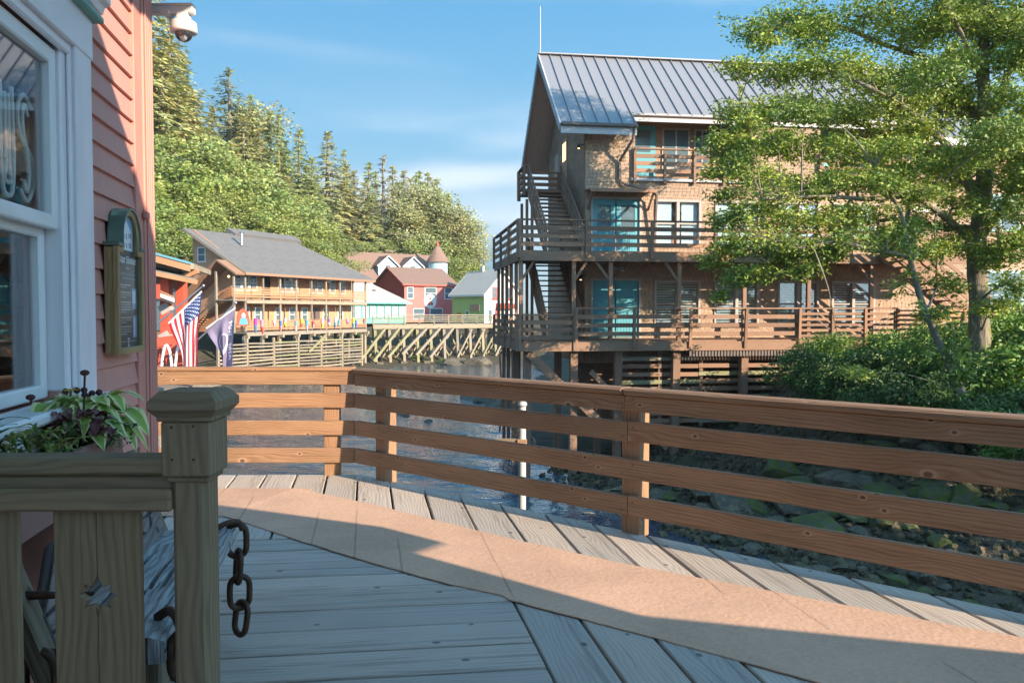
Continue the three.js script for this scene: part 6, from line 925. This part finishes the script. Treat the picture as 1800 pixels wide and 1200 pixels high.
// ---------------------------------------------------------------- rocks
{
  const rockGeo = (s, flat = .7) => { const g = new THREE.IcosahedronGeometry(1, 2), p = g.attributes.position, k = [], pl = []; for (let i = 0; i < 11; i++) { const u = V(hash(i, s, 1) - .5, hash(i, s, 2) - .5, hash(i, s, 3) - .5).normalize(); pl.push([u, .42 + .3 * hash(i, s, 4)]); }
    for (let i = 0; i < p.count; i++) { const v = V().fromBufferAttribute(p, i); for (const [u, h] of pl) { const e = v.dot(u) - h; if (e > 0) v.addScaledVector(u, -e * .97); } const n = fbm(v.x * 2.2 + v.y * 1.3 + 40 + s * 7, v.z * 2.2 - v.y + 40, 512, 512, s, 3) - .5; v.multiplyScalar(1.25 + n * .3); p.setXYZ(i, v.x, v.y * flat, v.z); } g.computeVertexNormals(); return metreUV(g, 'x', [1.4, 1.4]); };
  const G = [1, 2, 3, 4, 5, 6].map((s) => rockGeo(s, .55 + .3 * hash(s, 1, 9))), put = (px, py, d, s, m, label, group, k, nm = 'boulder') => { const c = at(px, py, d), y = groundY(c.x, d), o = part(scene, nm, G[k % 6], m, [c.x, y + s * .18, -d], [rr(-.3, .3), rr(0, 6), rr(-.3, .3)]); o.scale.set(s * rr(.9, 1.3), s * rr(.75, 1), s * rr(.8, 1.1)); tag(o, label, 'rock', group); return o; };
  let n = 0; const nth = (i) => (i + 1) + (['st', 'nd', 'rd'][i % 10] && Math.floor(i / 10) !== 1 ? ['st', 'nd', 'rd'][i % 10] : 'th'), mossy = 'moss covered green boulder, ', slabby = 'slab boulder below the shrubs, ', grey = 'dark grey bank stone near the water edge';
  for (let i = 0; i < 26; i++) { const px = 1430 + i * 17 + rr(-8, 8); put(px, 830 + rr(-18, 22), 18.6 + rr(-.9, .7), rr(.28, .55), M.moss, mossy + nth(i) + ' from the left in the mossy row', 'mossy boulders', n++); }
  for (let i = 0; i < 34; i++) { const px = 1240 + i * 19 + rr(-14, 14); put(px, 760 + rr(-24, 20), 21.2 + rr(-.8, 1.2) - (px - 1240) * .002, rr(.3, .75), rnd() < .25 ? M.moss : M.rock, slabby + nth(i) + ' from the left', 'slab boulders', n++); }
  for (let i = 0; i < 70; i++) { const px = 1010 + rnd() * 860, d = 15.2 + rr(0, 5.2) + (px < 1250 ? 3 : 0) - (px > 1500 ? 1.6 : 0); if (creekDist(P2(px, d), d) < -.4) continue; put(px, 950, d, rr(.12, .34), rnd() < .3 ? M.moss : M.rock, grey, 'bank stones', n++, 'stone'); }
  for (const [px, py, s] of [[840, 700, 1.0], [858, 705, .6], [700, 727, .3], [712, 730, .25], [752, 740, .28], [815, 768, .35], [770, 707, .2], [690, 724, .22], [735, 727, .2], [880, 715, .9], [900, 722, .8], [790, 640, .8], [812, 634, 1.1], [835, 640, .7], [770, 652, .4]]) { const p = onLevel(px, py, WATER), k = s * (-p.z) / 40; const o = part(scene, 'creek_rock', G[n++ % 6], M.rock, [p.x, WATER - .02, p.z], [0, rr(0, 6), 0]); o.scale.set(k * 1.1, k * .7, k); tag(o, 'dark wet rock breaking the creek surface', 'rock', 'creek rocks'); }
  // cobbles of the shore, beyond counting
  const cob = new THREE.InstancedMesh(G[1], M.rock, 5200), m4 = new THREE.Matrix4(), qn = new THREE.Quaternion(); let c = 0; cob.name = 'shore_cobbles'; cob.castShadow = cob.receiveShadow = true;
  while (c < 5200) { const x = rr(-2, 18), d = rr(11, 30), s = creekDist(x, d); if (s < -1.2 || s > 8.5 || (x < 3 && d > 27)) continue; const k = rr(.03, .11) * (rnd() < .1 ? 1.7 : 1); qn.setFromEuler(new THREE.Euler(rr(0, 6), rr(0, 6), rr(0, 6))); m4.compose(V(x, groundY(x, d) + k * .25, -d), qn, V(k, k * .8, k)); cob.setMatrixAt(c, m4); const t = rr(.5, 1.2); cob.setColorAt(c, rgb(t * .85, t * rr(.74, .84), t * rr(.58, .72))); c++; }
  scene.add(cob); tag(cob, 'cobbles and gravel of the creek shore', 'cobbles', null, 'stuff');
  // driftwood sticks
  for (let i = 0; i < 16; i++) { const px = 990 + rnd() * 160, d = 21.5 + rr(-1.5, 2.5), x = P2(px, d), y = groundY(x, d), a = rr(0, 3.1), L = rr(.5, 1.4); const o = part(scene, 'driftwood_stick', tube([[0, 0, 0], [L * .5 * Math.cos(a), .12, L * .5 * Math.sin(a)], [L * Math.cos(a), rr(.05, .35), L * Math.sin(a)]], .03, 8, 6, false, .012), M.grey[i % 3], [x, y + .05, -d]); tag(o, 'grey driftwood stick lying on the shore below the building', 'driftwood', 'driftwood sticks'); }
}
// ---------------------------------------------------------------- the gabled house behind the viewer whose shade lies over the near deck
{
  const sx = SUN_H[0], sz = SUN_H[1], Ld = 5.5, tanE = Math.tan(SUN_EL);
  // local x runs across the sun's heading, local z points back at the scene
  const g = thing('gabled_house', 'steep gabled boardwalk house standing behind the viewer', 'house', [sx * Ld, 0, sz * Ld], Math.atan2(-sx, -sz));
  const toLocal = (w) => -w, H = (ps) => (Ld - ps) * tanE;              // w: sideways distance from the viewer's sun line
  const lay = (px, py) => { const p = onLevel(px, py, 0); return [p.x * sz - p.z * sx, p.x * sx + p.z * sz]; };   // where a shadow point lies across and along the sun's heading
  const [eW, eP] = lay(703, 936), wW = (lay(740, 982)[0] + lay(1090, 1069)[0]) / 2, [pW, pP] = lay(1431, 1116), [qW, qP] = lay(1800, 1142), eH = H(eP), half = 3.6;
  const X = (w) => toLocal(w), mid = eW - half, low = 0;
  const wp = (px, py) => { const r = (px - 900) / FPX, a = (4.8 * r + 2.19) / (.1836 + r), v = at(px, py, 4.8 - a); return [v.x * sz - v.z * sx, v.y + H(v.x * sx + v.z * sz)]; }, [aw, ah] = wp(165, 20), kk = (ah - eH) / (eW - aw);
  const slope = kk, rH = eH + half * slope;
  const wallP = [[X(wW), -.2], [X(wW), rH - (wW - mid) * slope - .2], [X(mid), rH - .2], [X(2 * mid - wW), rH - (wW - mid) * slope - .2], [X(2 * mid - wW), -.2]];
  part(g, 'wall', prism(wallP, 7), M.tan, [0, 0, -7]);
  const th = .22;
  const kneeY = (w) => rH - Math.abs(w - mid) * slope, W2 = 2 * mid - wW;
  for (const w of [wW, W2]) part(g, 'roof_slope', prism([[X(mid), rH - .02], [X(mid), rH - .24], [X(w), kneeY(w) - .24], [X(w), kneeY(w) - .02]], 7), M.asphalt, [0, 0, -7.02]);
  part(g, 'boxed_eave', prism([[X(eW - .01), eH - .01], [X(eW - .01), H(lay(751, 965)[1])], [X(wW - .2), H(lay(715, 978)[1])], [X(wW - .2), kneeY(wW - .2) - .01]], .1), M.white, [0, 0, .0]);
  for (const w of [eW, 2 * mid - eW]) part(g, 'rake_board', prism([[X(mid), rH], [X(mid), rH - th], [X(w), eH - th * .6], [X(w), eH]], .26), M.white, [0, 0, -.03]);
  part(g, 'porch_roof', prism([[X(wW), H(pP) + (pW - wW) * .8], [X(wW), H(pP) + (pW - wW) * .8 - .3], [X(qW + .9), H(qP) - .9 * .8 - .14], [X(qW + .9), H(qP) - .9 * .8]], 6), M.asphalt, [0, 0, -6]);
  slab(g, 'porch_post', [.14, (H(qP) - .9), .14], [X(qW + .8), (H(qP) - .9) / 2 - .05, -.3], M.white); slab(g, 'porch_post', [.14, (H(qP) - .9), .14], [X(qW + .8), (H(qP) - .9) / 2 - .05, -5.6], M.white);
  for (const w of [-.8, 1.9]) for (const y of [1.2, 3.6]) { const f = slab(g, 'window', [1.0, 1.4, .06], [X(w), y + .5, .03], M.white, { c: .01 }); slab(f, 'pane', [.82, 1.2, .01], [0, 0, .035], M.pane); }
  slab(g, 'door', [1.0, 2.1, .06], [X(.55), 1.05, .03], M.teal, { c: .01 });
}
// thin haze in the valley air
scene.fog = new THREE.FogExp2(rgb(.70, .78, .84), .00025);
renderer.render(scene, camera);
